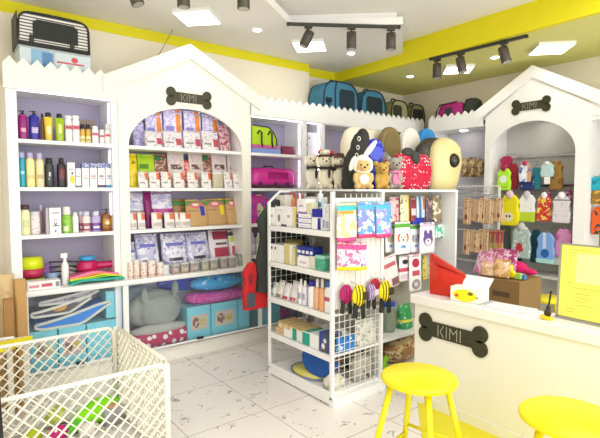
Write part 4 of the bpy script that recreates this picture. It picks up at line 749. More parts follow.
def harness(px, py, r, c, c2, lb, Y=2.41, legs=True, sc=1.2):
    p = at(px, py, Y=Y); t = thing('pet_harness', lb, 'harness', (p.x, p.y, p.z), 0, gp)
    G().ell((0, 0, 0), (r, .03, r * sc), 16).build('padding', mat(c, .6), t)
    for k in range(3): G().tube([(-r * .75 + k * r * .45 + .02 * math.cos(a) * 0, -.034 * math.sin(a) * .98 - .002, -r * sc * .95 * math.cos(a)) for a in [.25 + 2.6 * j / 8 for j in range(9)]], .0035).build('strap', mat(c2, .6), t)
    G().prism([(r * .1, -r * .5), (r * .95, -r * .4), (r * .95, r * .4), (r * .1, r * .4)], -.036, -.02).build('pocket', mat(c2, .6), t, bevel=.004)
    if legs:
        G().prism([(-r * .8, -r * .7), (-r * .2, -r * .8), (-r * .4, -r * 2.4), (-r * .95, -r * 2.3)], -.012, .004).build('strap_tail', BLK, t, bevel=.003)
        G().prism([(r * .2, -r * .8), (r * .8, -r * .7), (r * .9, -r * 2.5), (r * .4, -r * 2.6)], -.012, .004).build('strap_tail', BLK, t, bevel=.003)
    G().tube([(0, 0, r * sc * .9), (0, 2.474 - Y, r * sc + .01)], .003).build('hook', CHR, t)
harness(346, 294, .058, 'b8186c', '8a1050', 'magenta quilted harness hanging nearest the corner post', 2.425)
harness(359, 295.5, .068, 'f2dc10', '3a3420', 'yellow black strapped harness beside the magenta one', 2.385)
harness(371, 292, .052, '8a6ab0', 'd8c8e4', 'violet and white harness between two yellow ones', 2.42)
harness(375, 286, .05, 'c8243c', '8a1828', 'dark red harness partly behind the outer yellow harness', 2.43, legs=False)
harness(385, 291, .068, 'f0da12', '3a3420', 'yellow black strapped harness next to the blue lidded jar', 2.39)
E_(k_pouch, 333, 352, 337, 352, 'blue_pack', 'bright blue crinkled pack behind the mesh above the lowest bay', 'pack', None, Y=2.53, d=.06, m=art('1f78c8', (('n', 'c8e0f0', 14, .6), ('n', '0c3c80', 10, .6)), .3))
E_(k_pouch, 352, 372, 320, 345, 'blister_pack', 'white grey packs behind the lower mesh of the stand', 'pack', None, Y=2.55, d=.06, m=art('e4e4dc', (('n', 'b4b0a4', 18, .55),), .4))
# jackets at the far end of the stand
def garment(t, w, h, m, d=.035, sleeves=False, hood=None, trim=None, hanger=True):
    a = w / 2
    o = [(-a * .9, 0), (a * .9, 0), (a, h * .35), (a * .82, h * .6), (a * .98, h * .78), (a * .55, h * .96), (a * .25, h), (0, h * .94), (-a * .25, h), (-a * .55, h * .96), (-a * .98, h * .78), (-a * .82, h * .6), (-a, h * .35)]
    G().prism(o, -d / 2, d / 2).build('garment_body', m, t, bevel=min(.014, w * .12), sub=0)
    if hanger: G().tube([(-a * .5, 0, h * .94), (0, 0, h * 1.03), (a * .5, 0, h * .94)], .003).tube([(0, 0, h * 1.02), (0, 0, h * 1.08), (.006, .006, h * 1.12), (.0, .018, h * 1.13)], .0025).build('hanger', CHR, t)
    if hood: G().ell((0, -d * .3, h * .98), (a * .42, d * .7, h * .14), 12).build('hood', hood, t)
    if trim: G().prism([(-a * .92, 0), (a * .92, 0), (a * .98, h * .14), (-a * .98, h * .14)], -d / 2 - .004, d / 2 + .004).build('trim_band', trim, t, bevel=.004)
t = thing('dog_jacket', 'long black dog jacket hanging outside the far mesh end', 'jacket', (2.42, 3.32, .70), 0)
garment(t, .58, .78, mat('343a34', .85, var=.2), .05)
G().prism([(-.29, 0), (-.17, -.02), (-.13, .6), (-.22, .66)], -.03, .03).build('sleeve', mat('2c302c', .85), t, bevel=.01)
G().tube([(.15, 0, .02), (.12, -.01, -.2), (.14, 0, -.3)], .006).build('cord', BLK, t)
t = thing('dog_jacket', 'red dog jacket with grey pocket hanging below the black jacket', 'jacket', (2.145, 3.37, .545), 0)
garment(t, .24, .41, mat('c81a20', .7, var=.15), .06)
G().box(-.105, -.02, -.045, -.028, .03, .15).build('pocket', mat('4a5058', .7), t, bevel=.01)
G().ell((-.06, -.035, .27), (.018, .01, .05), 10).build('arm_opening', mat('7a2a20', .8), t)
# ------------------------------------------------------------------ CABINET WITH HANGING PACKS
t = thing('pegboard_cabinet', 'white open cabinet with hanging packs and a bottom shelf beside the counter', 'cabinet', (0, 0, 0))
CX0, CX1, CY0, CYB, CZ = 2.765, 3.83, 2.54, 2.80, 1.562
G().box(CX0, CX0 + .065, CY0, 3.2, 0, CZ - .02).build('side_panel', WHT, t); G().box(CX1 - .025, CX1, CY0, 3.2, 0, CZ - .02).build('side_panel', WHT, t)
G().box(CX0, CX1, CY0, 3.2, CZ - .02, CZ).build('top_board', WHT, t)
G().box(CX0 + .065, CX1 - .025, CYB, CYB + .02, .05, CZ - .02).build('back_panel', mat('b8b4a4', .5), t)
G().box(CX0 + .065, CX1 - .025, CY0 + .005, CYB, .32, .35).box(CX0 + .065, CX1 - .025, CY0 + .005, CYB, 0, .06).build('shelf', WHT, t)
G().box(CX0 + .15, CX0 + .17, CYB - .01, CYB, .4, 1.5).build('rail', CHR, t)
gp = 'packs hanging in the open cabinet'
def P_(a, b, y0, y1, lb, m, Y=2.66, d=.03, name='treat_pack', cat='pack', ry=0, card=None):
    p, q = at(a, y1, Y=Y), at(b, y1, Y=Y); zt = at(a, y0, Y=Y).z
    t = thing(name, lb, cat, ((p.x + q.x) / 2, Y, p.z), 0, gp, ry=ry); h = zt - p.z
    k_pouch(t, (q.x - p.x) * .97, d, h, m, seal=card)
    G().tube([(0, 0, h * .95), (0, 2.8 - Y, h * .97)], .003).build('hook', CHR, t); return t
P_(389, 398.5, 197, 222, 'pink toy card hanging first in the top row beside the post', art('d8c0c0', (('n', 'b83a5c', 16, .56),), .4))
P_(399.5, 409, 195, 222, 'cream bone pack with yellow edge in the top row', art('e4dcb8', (('r', .8, 1, 0, 1, 'e8b83c'), ('n', '8a8058', 18, .58)), .4))
P_(410, 415.5, 198, 222, 'slim dark red pack in the top row of the open cabinet', art('8a3440', (('r', .1, .9, .3, .6, 'e0c8c8'),), .4))
P_(416, 424.5, 196, 218, 'blue and white striped toothbrush pack in the top row', art('c8d4d8', (('r', .2, .5, 0, 1, '3a7ab8'), ('r', .7, 1, .4, 1, 'c86a3c')), .4))
P_(425, 432, 198, 224, 'dark violet toy pack in the top row', art('5a4a58', (('n', 'b89aa0', 16, .55),), .4))
P_(432, 441, 196, 222, 'brown wrapped bone pack ending the top row', art('8a7a5c', (('n', 'e8e0c8', 16, .55), ('n', '4a3028', 12, .6)), .3), d=.05)
P_(411, 424, 217, 224, 'royal blue rubber toy under the striped pack', mat('1c2aa8', .4), d=.05, name='rubber_toy', cat='toy')
def face(bg, head, ear, x=.5, z=.52): return art(bg, (('r', 0, 1, .88, 1, '58a838'), ('o', x - .24, z + .02, .12, .14, ear), ('o', x + .24, z + .02, .12, .14, ear), ('o', x, z, .25, .17, head), ('o', x - .1, z + .03, .035, .03, '202020'), ('o', x + .1, z + .03, .035, .03, '202020'), ('o', x, z - .05, .06, .035, '303030'), ('r', x - .15, x + .15, z - .32, z - .22, '5a9ad0')), .35)
P_(385, 394, 224, 253, 'white pack with small dog picture hidden behind the orange dog pack', face('f2f2ee', 'd0c0a8', '8a7a6a'), Y=2.70)
P_(394, 410, 222, 255, 'white pack with green top and orange eared dog picture', face('f4f4f2', 'f0e8dc', 'd8603c'), Y=2.64)
P_(409.5, 420, 224, 253, 'white lilac pack with grey pet drawing between two dog packs', face('e6e0e8', 'b8b0b8', '7a7480'), Y=2.68)
P_(419, 434.5, 223, 254, 'white pack with purple husky picture ending the middle row', art('f0ecf2', (('r', 0, 1, .93, 1, 'd8b8d0'), ('o', .35, .68, .12, .14, '6a4a90'), ('o', .68, .68, .12, .14, '6a4a90'), ('o', .5, .48, .32, .22, '6a5098'), ('o', .5, .4, .2, .12, 'f0ecf2'), ('o', .5, .44, .05, .04, '303040')), .35), Y=2.63)
P_(432.5, 443, 225, 238, 'small green and white fish pack in the middle row', art('48b890', (('n', 'e8f4f0', 16, .5),), .4), Y=2.68)
P_(383, 400, 256, 289, 'tilted white and dark red bone pack in the lower row', art('f0e6e4', (('r', 0, .12, 0, 1, 'a83a48'), ('r', .2, .9, .7, .84, 'c0606c'), ('r', .5, .95, .05, .3, '8a5a60'), ('n', 'b8a8a8', 26, .62)), .35), Y=2.62, ry=-.22)
P_(398.5, 410, 256, 282, 'white pack with black and pink writing band, lower row', art('f0eaea', (('r', 0, 1, .4, .56, 'c4506c'), ('o', .5, .8, .25, .1, '303030'), ('r', .1, .9, .1, .3, 'd8ccd0')), .35), Y=2.66)
P_(408.5, 421, 255, 292, 'white pack with red crest above a grey ring picture', art('f2ecec', (('o', .5, .82, .3, .13, 'b8304c'), ('r', .2, .8, .45, .6, 'c45468'), ('o', .5, .2, .34, .15, '9a8a8c'), ('o', .5, .2, .16, .07, 'd8d0d0')), .35), Y=2.63)
P_(422, 429, 256, 280, 'slim yellow and cream pack, lower row', art('d8c860', (('r', .5, 1, 0, 1, 'c8b8a0'), ('n', '6a5a48', 18, .6)), .35), Y=2.68)
P_(429, 436, 254, 278, 'slim blue violet and gold pack, lower row', art('8a84c8', (('r', 0, .5, 0, .6, 'd8b84c'), ('n', 'e8e4f0', 18, .6)), .35), Y=2.68)
gp = None
def C_(kind, a, b, y, z, Y, name, lb, cat, **k): return L(kind, a, b, y, z, name, lb, cat, None, Y=Y, **k)
C_(k_jar, 388.5, 399, 303, .352, 2.62, 'storage_jar', 'clear jar with royal blue lid and green snacks on the cabinet shelf', 'jar', glassm=glass('c8d8c8', .6), content=art('7fa048', (('n', 'd8d8b8', 20, .5),), .5), lid=mat('2050c0', .3), fill=.4, df=1.)
C_(k_jar, 398, 406, 309, .352, 2.66, 'storage_jar', 'clear jar of white sticks beside the blue lidded jar', 'jar', glassm=glass('d8e0d4', .6), content=art('b8c0a0', (('n', 'e8e8d8', 20, .5),), .5), lid=mat('a8b8c0', .3), fill=.6, df=1.)
C_(k_pouch, 404, 416, 305, .352, 2.60, 'green_pack', 'green and yellow striped pack on the cabinet shelf', 'pack', m=art('2f9a58', (('r', 0, .9, .3, .42, 'e0d838'), ('n', 'e0ece0', 18, .6)), .35))
t = thing('dog_chew_sack', 'brown clear sack of rawhide on the cabinet floor', 'sack', (3.18, 2.66, .062)); G().ell((0, 0, .1), (.2, .1, .1), 14).ell((.12, 0, .12), (.16, .09, .1), 12).build('sack_body', art('a87c4c', (('n', 'd8c090', 10, .5), ('n', '6a4a2c', 14, .6)), .35), t)
t = thing('green_toy', 'bright green toy in front of the rawhide sack', 'toy', (2.90, 2.585, .062)); G().ell((0, 0, .05), (.035, .03, .05)).ell((.02, 0, .10), (.03, .025, .03)).build('toy_body', mat('8ccc20', .6), t)
# ------------------------------------------------------------------ PLUSH AND CUSHIONS ON TOP
ZTOP = 1.563
def plush(px0, px1, pyt, lb, c, X=None, Y=None, ears='round', c2=None, face_c=None, hat=None, scarf=None, rz=None, patch=None, name='plush_dog', cat='plush toy', eye=BLK):
    kw = dict(X=X) if X else dict(Y=Y)
    a, b = at(px0, pyt, **kw), at(px1, pyt, **kw); w = (b - a).length * .86; c_ = (a + b) / 2; h = at((px0 + px1) / 2, pyt, **kw).z - ZTOP
    t = thing(name, lb, cat, (c_.x, c_.y, ZTOP), rz if rz is not None else math.radians(-35), 'plush toys on the top boards')
    r = w / 2; hr = min(r * .8, h * .27); m = mat(c, .9, var=.12); hz = h - hr * 1.1
    g = G().ell((0, 0, h * .30), (r * .72, r * .62, h * .31)).ell((0, -r * .1, hz), (hr, hr * .9, hr * .95)).ell((0, -hr * .85 - r * .1, hz - hr * .25), (hr * .45, hr * .45, hr * .35))
    for s in (-1, 1):
        g.ell((s * r * .6, -r * .35, h * .36), (r * .22, r * .25, h * .18), 8).ell((s * r * .5, -r * .6, h * .08), (r * .28, r * .42, h * .085), 8)
    g.build('plush_body', m, t, remesh=.008)
    for s in (-1, 1):
        if ears == 'flop': G().ell((s * hr * .98, -r * .1, hz - hr * .1), (hr * .25, hr * .35, hr * .75), 8).build('ear', mat(c2 or c, .9), t)
        elif ears == 'long': G().ell((s * hr * .5, 0, hz + hr * 1.5), (hr * .28, hr * .2, hr * 1.1), 8, Matrix.Rotation(s * .3, 4, 'Y')).build('ear', mat(c2 or c, .9), t)
        elif ears: G().ell((s * hr * .75, 0, hz + hr * .75), (hr * .36, hr * .2, hr * .36), 8).build('ear', mat(c2 or c, .9), t)
        G().ell((s * hr * .38, -hr * .88 - r * .1, hz + hr * .15), (hr * .1, hr * .06, hr * .12), 8).build('eye', eye, t)
    G().ell((0, -hr * 1.28 - r * .1, hz - hr * .15), (hr * .16, hr * .1, hr * .12), 8).build('nose', BLK, t)
    if scarf: G().loft([(hz - hr * 1.1, hr * .8, hr * .8), (hz - hr * .8, hr * .85, hr * .85)], 14).ell((hr * .4, -hr * .9, h * .42), (hr * .18, hr * .1, h * .14), 8).build('scarf', mat(scarf, .7), t)
    if patch: G().ell((0, -r * .58, h * .3), (r * .4, r * .14, h * .17), 10).build('chest_patch', mat(patch, .9), t)
    if hat == 'flower':
        g = G().loft([(hz + hr * .45, hr * 1.1, hr * 1.05), (hz + hr * .7, hr * 1.1, hr * 1.0)], 14); g.build('hat_band', mat('4a2820', .7), t)
        random.seed(3)
        for k in range(11):
            a_ = random.random() * 6.28; q = random.random() * .8
            G().ell((hr * q * math.cos(a_), hr * q * math.sin(a_) - .006, hz + hr * (.95 + .15 * random.random())), (hr * .42, hr * .42, hr * .36), 8).build('flower', mat(('d8342c', 'e8e0c8', 'c02434')[k % 3], .7), t)
    if hat == 'cap': G().loft([(hz + hr * .35, hr * 1.15, hr * 1.15), (hz + hr * .5, hr * .85, hr * .85), (hz + hr * 1.0, hr * .7, hr * .7), (hz + hr * 1.1, hr * .4, hr * .4)], 16).build('hat', mat('5a3a2c', .8), t)
    return t
GXp = 2.60
plush(306, 320, 152, 'white plush dog with black bow at the mesh end of the row', 'efe8da', X=GXp, ears='flop', scarf='2c2c2c')
plush(318, 333, 152, 'cream plush dog wearing a red and cream flower hat', 'eee6cc', X=GXp - .01, ears='flop', hat='flower', scarf='3a2c28')
plush(333, 346, 153, 'cream plush dog wearing a brown hat beside the black cushion', 'e8e0c8', X=GXp + .02, ears='flop', hat='cap', scarf='4a342c')
# black whale-like dog cushion
a, b = at(338, 187, X=2.55), at(361, 187, X=2.55)
t = thing('animal_cushion', 'tall black animal cushion with white-rimmed eyes leaning over the plush toys', 'cushion', (2.64, (a.y + b.y) / 2 + .02, ZTOP - .0), math.radians(-38), None, sc=(1.15, 1.1, 1.5))
g = G(); g.ell((-.01, 0, .10), (.085, .05, .12)).ell((.02, 0, .19), (.065, .045, .11)).ell((.045, 0, .26), (.05, .04, .06)).ell((-.075, -.01, .03), (.03, .025, .035)); g.build('cushion_body', mat('30322f', .85, var=.15), t, remesh=.007)
for x, z in ((.035, .26), (.028, .215), (.02, .175)):
    G().ell((x - .02, -.045, z), (.012, .006, .013), 10).build('eye_white', mat('e8e6e0', .5), t); G().ell((x - .02, -.050, z), (.007, .005, .008), 8).build('pupil', BLK, t)
G().ell((.0, -.055, .05), (.03, .008, .018), 10).build('paw_mark', mat('5a5c58', .7), t)
p = at(374, 148, Y=2.80); t = thing('dome_backpack', 'royal blue starry dome backpack standing behind the white bunny hood', 'pet backpack', (p.x, p.y, ZTOP), -.6)
G().loft([(0, .06, .05), (.10, .085, .07), (.25, .095, .08), (.34, .09, .07), (.41, .06, .05), (.43, .02, .02)], 20).build('dome_shell', art('1828b8', (('n', '5a80f0', 26, .6),), .2), t); G().disc((0, .30), .06, -.09, -.07).build('dome_window', mat('2038d0', .08), t, bevel=.004)
t = plush(352, 374, 157, 'tan plush dog wearing a white bunny hood with one raised ear', 'd8b87c', X=2.54, ears=None, patch='f0e8d8')
h_ = at(363, 157, X=2.54).z - ZTOP
HD = mat('f4f0e8', .9)
g = G().ell((0, .03, h_ * .80), (.068, .05, .062)).ell((0, -.01, h_ * .95), (.05, .045, .03)).ell((-.055, -.01, h_ * .75), (.022, .03, .05)).ell((.055, -.01, h_ * .75), (.022, .03, .05)).ell((.0, -.02, h_ * .56), (.055, .04, .02)); g.build('hood', HD, t, remesh=.007)
G().ell((.055, .01, h_ * .95 + .07), (.022, .014, .085), 12, Matrix.Rotation(.65, 4, 'Y')).build('hood_ear', HD, t)
G().ell((-.075, .0, h_ * .80), (.022, .014, .06), 12, Matrix.Rotation(.35, 4, 'Y')).build('hood_ear', HD, t)
plush(374, 389, 161, 'golden brown plush bear under a clear bubble with ribbon', 'c8a050', Y=2.62, ears='round')
p = at(384, 156, Y=2.72); t = thing('bubble_gift', 'clear bubble holding a magenta dotted ribbon behind the golden bear', 'gift', (p.x, p.y, ZTOP), 0)
G().lathe([(.025, 0), (.02, .18), (.03, .20)], 14).build('stand_cup', mat('c8a878', .5), t); G().ell((0, 0, .255), (.052, .052, .058), 18).build('bubble', glass('e8e8e8', .8), t)
G().ell((.012, -.0, .235), (.036, .03, .028), 12).build('ribbon', dots('d01c74', 'f8d8e8', 70, .3), t)
plush(387, 402, 156, 'grey plush mouse with pink bib beside the dotted cushion', 'a49e96', Y=2.61, ears='round', scarf='e888b0', patch='e888b0', name='plush_mouse')
# dotted cushion with black ears
a, b = at(397, 187, Y=2.62), at(431, 187, Y=2.62); w = (b.x - a.x) / 2; t = thing('dotted_cushion', 'crimson cushion with white dots and black bow ears on the cabinet top', 'cushion', ((a.x + b.x) / 2, 2.65, ZTOP))
H = at(415, 153, Y=2.62).z - ZTOP
G().loft([(0, w * .8, .04, 0, 0, 4), (H * .15, w * .95, .065, 0, 0, 4), (H * .55, w, .07, 0, 0, 4), (H * .85, w * .96, .055, 0, 0, 4), (H * .98, w * .8, .02, 0, 0, 4)], 30).build('cushion_body', dots('c0103c', 'f4e4e8', 34, .27), t)
for s, x in ((-1, -.10), (1, .0)): pass
G().ell((-w * .38, -.02, H * 1.0), (.075, .035, .045), 14).ell((-w * .12, -.06, H * .86), (.055, .03, .06), 12).build('black_bow', mat('3a3c38', .8), t, remesh=.007)
# dog dome backpack
a, b = at(431, 187, Y=2.62), at(461, 187, Y=2.62); w = (b.x - a.x) / 2; t = thing('dome_backpack', 'cream and black pet backpack with a dark bubble window on the cabinet top', 'pet backpack', ((a.x + b.x) / 2 + .02, 2.70, ZTOP), math.radians(-14)); H = at(445, 137, Y=2.62).z - ZTOP
sh = [(0, w * .75, .06, -.015), (H * .2, w * .86, .085, -.01), (H * .55, w * .98, .1, 0), (H * .8, w * .88, .09, 0), (H * .93, w * .62, .06, 0), (H, w * .3, .03, 0)]
G().loft([(z, a_ * .84, b_, x + .03, -.01, 2.3) for z, a_, b_, x in sh], 26).build('shell', mat('dccf96', .3), t)
G().loft([(z * 1.01, a_ * 1.0, b_ * .8, x - .045, .045, 2.3) for z, a_, b_, x in sh[1:]], 26).build('black_back', art('2a2820', (('n', '6a5428', 26, .6),), .5), t)
G().ell((.065, -.095, H * .56), (.062, .05, .068), 20).build('bubble_window', mat('26241e', .06), t)
G().tube([(.065 + .064 * math.cos(2 * PI * k / 20), -.092, H * .56 + .070 * math.sin(2 * PI * k / 20)) for k in range(21)], .008).build('bubble_rim', mat('3a3628', .4), t)
# oval capsule beds
gp = 'upright oval capsules behind the plush toys'
for a, b, y, c, lb in ((379, 398.5, 127, '7c6a3c', 'olive brown upright oval capsule behind the golden bear'), (399.5, 418, 128, 'ece6dc', 'white upright oval capsule behind the dotted cushion'), (416.5, 434.5, 128.5, '2488cc', 'bright blue upright oval capsule by the cream dome backpack')):
    p, q = at(a, 150, Y=2.95), at(b, 150, Y=2.95); w = (q.x - p.x) / 2 * .97; H = at((a + b) / 2, y, Y=2.95).z - ZTOP
    t = thing('oval_capsule', lb, 'pet backpack', ((p.x + q.x) / 2, 2.95, ZTOP), 0, gp)
    pr = [(-w, 0), (w, 0)] + [(w * math.cos(a_), H - w * 1.1 + w * 1.1 * math.sin(a_)) for a_ in [PI * k / 18 for k in range(19)]]
    G().prism(pr, -.04, .03).build('shell', mat(c, .45), t, bevel=.02)
    G().prism([(x * .8, .02 + zz * .88) for x, zz in pr], -.046, -.04).build('front_panel', mat(c, .6, var=.15), t, bevel=.003)
p, q = at(344, 150, X=2.72), at(384, 150, Y=3.1)
p, q = at(345, 150, Y=3.06), at(386, 150, Y=3.06)
t = thing('cream_cushion', 'long cream cushion leaning behind the blue dome and black animal cushion', 'cushion', ((p.x + q.x) / 2, 3.10, ZTOP))
H = at(368, 128, Y=3.06).z - ZTOP; w = (q.x - p.x) / 2
G().loft([(0, w * .9, .05, 0, 0, 3), (H * .2, w, .08, 0, 0, 3), (H * .75, w * .98, .08, 0, 0, 3), (H * .93, w * .85, .05, 0, 0, 3), (H, w * .6, .02, 0, 0, 3)], 28).build('cushion_body', mat('f1e8d2', .85), t)
# ------------------------------------------------------------------ RIGHT SIDE CLOTHES AND CHEWS
def R_(px0, px1, py0, py1, name, lb, cat, grp, X=5.2):
    p, q = at(px0, py1, X=X), at(px1, py1, X=X); zt = at((px0 + px1) / 2, py0, X=X).z
    return thing(name, lb, cat, (X, (p.y + q.y) / 2, p.z), -PI / 2, grp), (p.y - q.y) * .98, zt - p.z
gp = 'small pet clothes hanging in the arch'
def cloth(a, b, y0, y1, lb, m, X=5.2, hood=None, trim=None, rail=1.94, d=.04):
    t, w, h = R_(a, b, y0, y1, 'pet_outfit', lb, 'pet clothes', gp, X); garment(t, w, h, m, d, hood=hood, trim=trim); 
    zt = t.location.z + h * 1.12; G().tube([(0, .015, h * 1.12), (0, .39 + XF + .0 - X - .06, h * 1.13)], .003).build('rail_hook', CHR, t); return t
cloth(497, 511, 168, 190.5, 'lime green vest with round white badge at the top row start', art('b4f034', (('o', .5, .5, .26, .17, 'f0f6e8'), ('r', .2, .8, .14, .17, '6aa020')), .7), X=5.12, hood=mat('a01848', .8))
cloth(508, 518, 163, 189, 'dark red dress behind the lime green vest', mat('a02838', .8), X=5.22)
cloth(500, 513, 156, 172, 'magenta hooded top half hidden above the lime vest', art('b02858', (('n', 'e0a0b0', 14, .6),), .8), X=5.24)
cloth(519, 531, 163, 182, 'white blue vest with tan side hanging above the navy one', art('e4e6f0', (('r', .75, 1, 0, 1, 'c8a070'), ('n', '5a6ac0', 14, .55), ('o', .45, .4, .2, .2, 'f4f4f8')), .7), X=5.13, hood=mat('b82848', .8))
cloth(519, 534, 172, 190, 'navy blue top under the white blue vest', art('2a4078', (('n', 'e4e6f0', 12, .64),), .8), X=5.2)
cloth(530, 541, 167, 189.5, 'teal blue jacket with pink strap beside the navy top', art('2f8a9a', (('r', 0, .25, 0, 1, 'd890a0'),), .8), X=5.24)
cloth(540.5, 554, 163, 177, 'pale mint round top above a white price card', mat('bcd8d8', .8), X=5.14, hood=mat('e8ecea', .8))
cloth(549, 563, 160, 190, 'brown and gold fur outfit ending the top row', art('a8803c', (('n', '7a5238', 12, .55), ('n', 'd8c060', 10, .64)), .9), X=5.24)
t, w, h = R_(544, 550, 176, 184, 'price_card', 'plain white card below the pale mint top', 'card', None, 5.13); G().box(-w / 2, w / 2, -.002, .002, 0, h).build('card', WHT, t); G().tube([(0, 0, h), (0, .0, h + .06)], .0015).build('string', CHR, t)
cloth(500, 519.5, 194, 225, 'bright yellow outfit with cream snout badge in the second row', art('f0e414', (('o', .45, .28, .26, .15, 'f4ecc8'), ('o', .38, .3, .05, .04, '403c20'), ('o', .54, .3, .05, .04, '403c20')), .75), X=5.10, hood=mat('e8c8d8', .8))
cloth(518, 536, 194, 221.5, 'white top with lime green skirt in the second row', art('eef0f4', (('r', 0, 1, 0, .36, 'bcd830'), ('n', 'c0c4cc', 12, .62)), .75), X=5.14, hood=mat('c8ccd0', .8))
cloth(536, 552, 195, 221, 'red and lime floral dress in the second row', art('d0342c', (('n', 'e8e060', 14, .55), ('n', 'f4e8e0', 18, .63)), .75), X=5.13, hood=mat('f0eaf0', .8))
cloth(551.5, 571, 195, 222.5, 'pale grey lilac shirt under a white cap in the second row', art('dcd6dc', (('n', 'b8b0b8', 10, .58), ('r', 0, 1, .8, .84, '6a6468')), .75), X=5.1, hood=mat('f2ecf0', .6))
for k, (a, b) in enumerate(((507, 514), (523, 532), (544, 551), (563, 572))):
    cloth(a, b, 189.5, 205, f'purple rose patterned top, {("first","second","third","fourth")[k]} from the left behind the second row', art('9a4878', (('n', 'e0c0d0', 16, .55),), .8), X=5.28)
cloth(499, 510, 222, 251, 'dark grey green top at the start of the lowest row', mat('5c6a60', .85), X=5.22)
cloth(511, 531, 226, 257, 'mint grey outfit with red beak patch in the lowest row', art('a8c0bc', (('o', .45, .32, .2, .16, 'c0303c'), ('n', 'd8dcd4', 14, .56)), .8), X=5.1, hood=mat('c8ccc4', .85))
cloth(505, 522, 246, 267, 'navy green skirt hanging lowest behind the mint outfit', mat('2c4448', .85), X=5.26)
cloth(530, 541, 229, 262, 'dark teal coat between the mint and light blue outfits', mat('1f5468', .85), X=5.24)
cloth(536, 555, 232, 262, 'light blue overalls with deep blue pocket and mint hem', art('7aa4e0', (('r', .38, .55, .35, 1, 'c0d4f4'), ('o', .5, .32, .22, .14, '1860a8')), .75), X=5.1, trim=mat('a8dcd8', .75))
cloth(554, 573, 228, 256, 'pink dress beside the light blue overalls', art('d890c0', (('n', 'b85a98', 10, .58),), .8), X=5.16)
cloth(550, 566, 248, 264, 'plain white skirt under the pink dress', mat('e6e2e0', .8), X=5.2)
gp = None
# items in the recess past the arch
for k, (y0, y1, c, c2, lb) in enumerate(((176, 190, '1ca4b8', '0c7890', 'turquoise pet toy hanging past the arched unit'), (190, 204, '8a6a28', 'd8a840', 'gold brown pet toy under the turquoise one'), (206, 234, 'e05a1c', '2a4048', 'orange pet vest with dark edge hanging past the arched unit'))):
    t, w, h = R_(591, 606, y0, y1, 'pet_vest', lb, 'pet clothes', 'things hanging past the arched unit', 5.2); garment(t, w, h, art(c, (('n', c2, 12, .56),), .8), .05)
# chews on wire rack
t = rk = thing('wire_rack', 'white wire rack carrying rows of brown chews beside the arch', 'rack', (4.95, 3.12, 0), -PI / 2)
for x in (-.30, .30): G().box(x - .01, x + .01, .10, .12, 0, 1.6).build('upright', WHT, t)
for z in (1.60, 1.50, 1.34, 1.08): G().box(-.30, .30, .09, .10, z, z + .012).build('crossbar', WHT, t)
g = G().tube([(-.3, -.08, 1.57), (.3, -.08, 1.57)], .004).tube([(-.3, -.08, 1.52), (.3, -.08, 1.52)], .004)
for k in range(13): g.tube([(-.3 + k * .05, -.08, 1.58), (-.3 + k * .05, -.08, 1.51), (-.3 + k * .05, .09, 1.51)], .003)
g.build('basket', CHR, t); G().box(-.2, .2, -.1, .12, 0, .02).build('foot', WHT, t)
random.seed(11)
cnt = 0; ORD = ('first', 'second', 'third', 'fourth', 'fifth', 'sixth', 'seventh', 'eighth', 'ninth', 'tenth')
for row, (y0, y1, xs, X) in enumerate(((198, 224, (463.5, 470, 475, 480, 486, 491, 496), 4.84), (229, 254, (463.5, 468, 473, 479, 484), 4.84))):
    for k, x in enumerate(xs):
        wd = (7.2, 6)[row]; t, w, h = R_(x - 1, x + wd, y0 + (k % 3), y1 - (k * 7 % 4), 'chew_pack', f'brown rawhide chew pack, {ORD[k]} from the cabinet panel in the {("upper", "lower")[row]} rack row', 'pack', f'brown chews on the {("upper", "lower")[row]} rack row', X + .012 * (k % 2))
        k_pouch(t, w, .035, h, art('d4b088', (('n', 'b08458', 22, .56), ('r', .1, .28, .05, .9, 'e4c8a0'), ('r', .62, .74, 0, 1, 'ecd8b8'), ('o', .5, .3, .16, .12, ('8a3c3c', 'c8a078', 'b87848')[k % 3])), .3))
        G().tube([(0, 0, h * .96), (0, .27, h * .97)], .003).build('hook', CHR, t)
for k, x in enumerate((488.5, 493, 498)):
    t, w, h = R_(x - 1, x + 5, 230, 253, 'chew_pack', f'pink topped chew stick pack, {ORD[k]} after the brown packs in the lower rack row', 'pack', 'pink topped packs on the rack', 4.84)
    k_pouch(t, w, .03, h, art('c0885c', (('r', 0, 1, .5, 1, 'a84058'), ('r', .4, .6, 0, .9, '98a850')), .3)); G().tube([(0, 0, h * .96), (0, .17, h * .97)], .003).build('hook', CHR, t)
for k, (a, b, y) in enumerate(((461, 469, 158), (468, 476, 157), (475, 484, 159))):
    p, q = at(a, 176, X=5.2), at(b, 176, X=5.2)
    t, w, h = R_(a, b, y, 177, 'chew_bundle', f'bundle of dried brown chews, {ORD[k]} beside the dome backpack under the downlight', 'chews', 'dried chew bundles', 5.25)
    G().loft([(0, w * .4, .05), (h * .5, w * .5, .06), (h * .9, w * .45, .05), (h, w * .25, .03)], 12).build('chew_sack', art('a08058', (('n', 'd8bc8c', 16, .5), ('n', '4c4038', 14, .58)), .5), t)
    G().tube([(0, 0, h * .98), (0, .17, h * 1.0)], .003).build('hook', CHR, t)
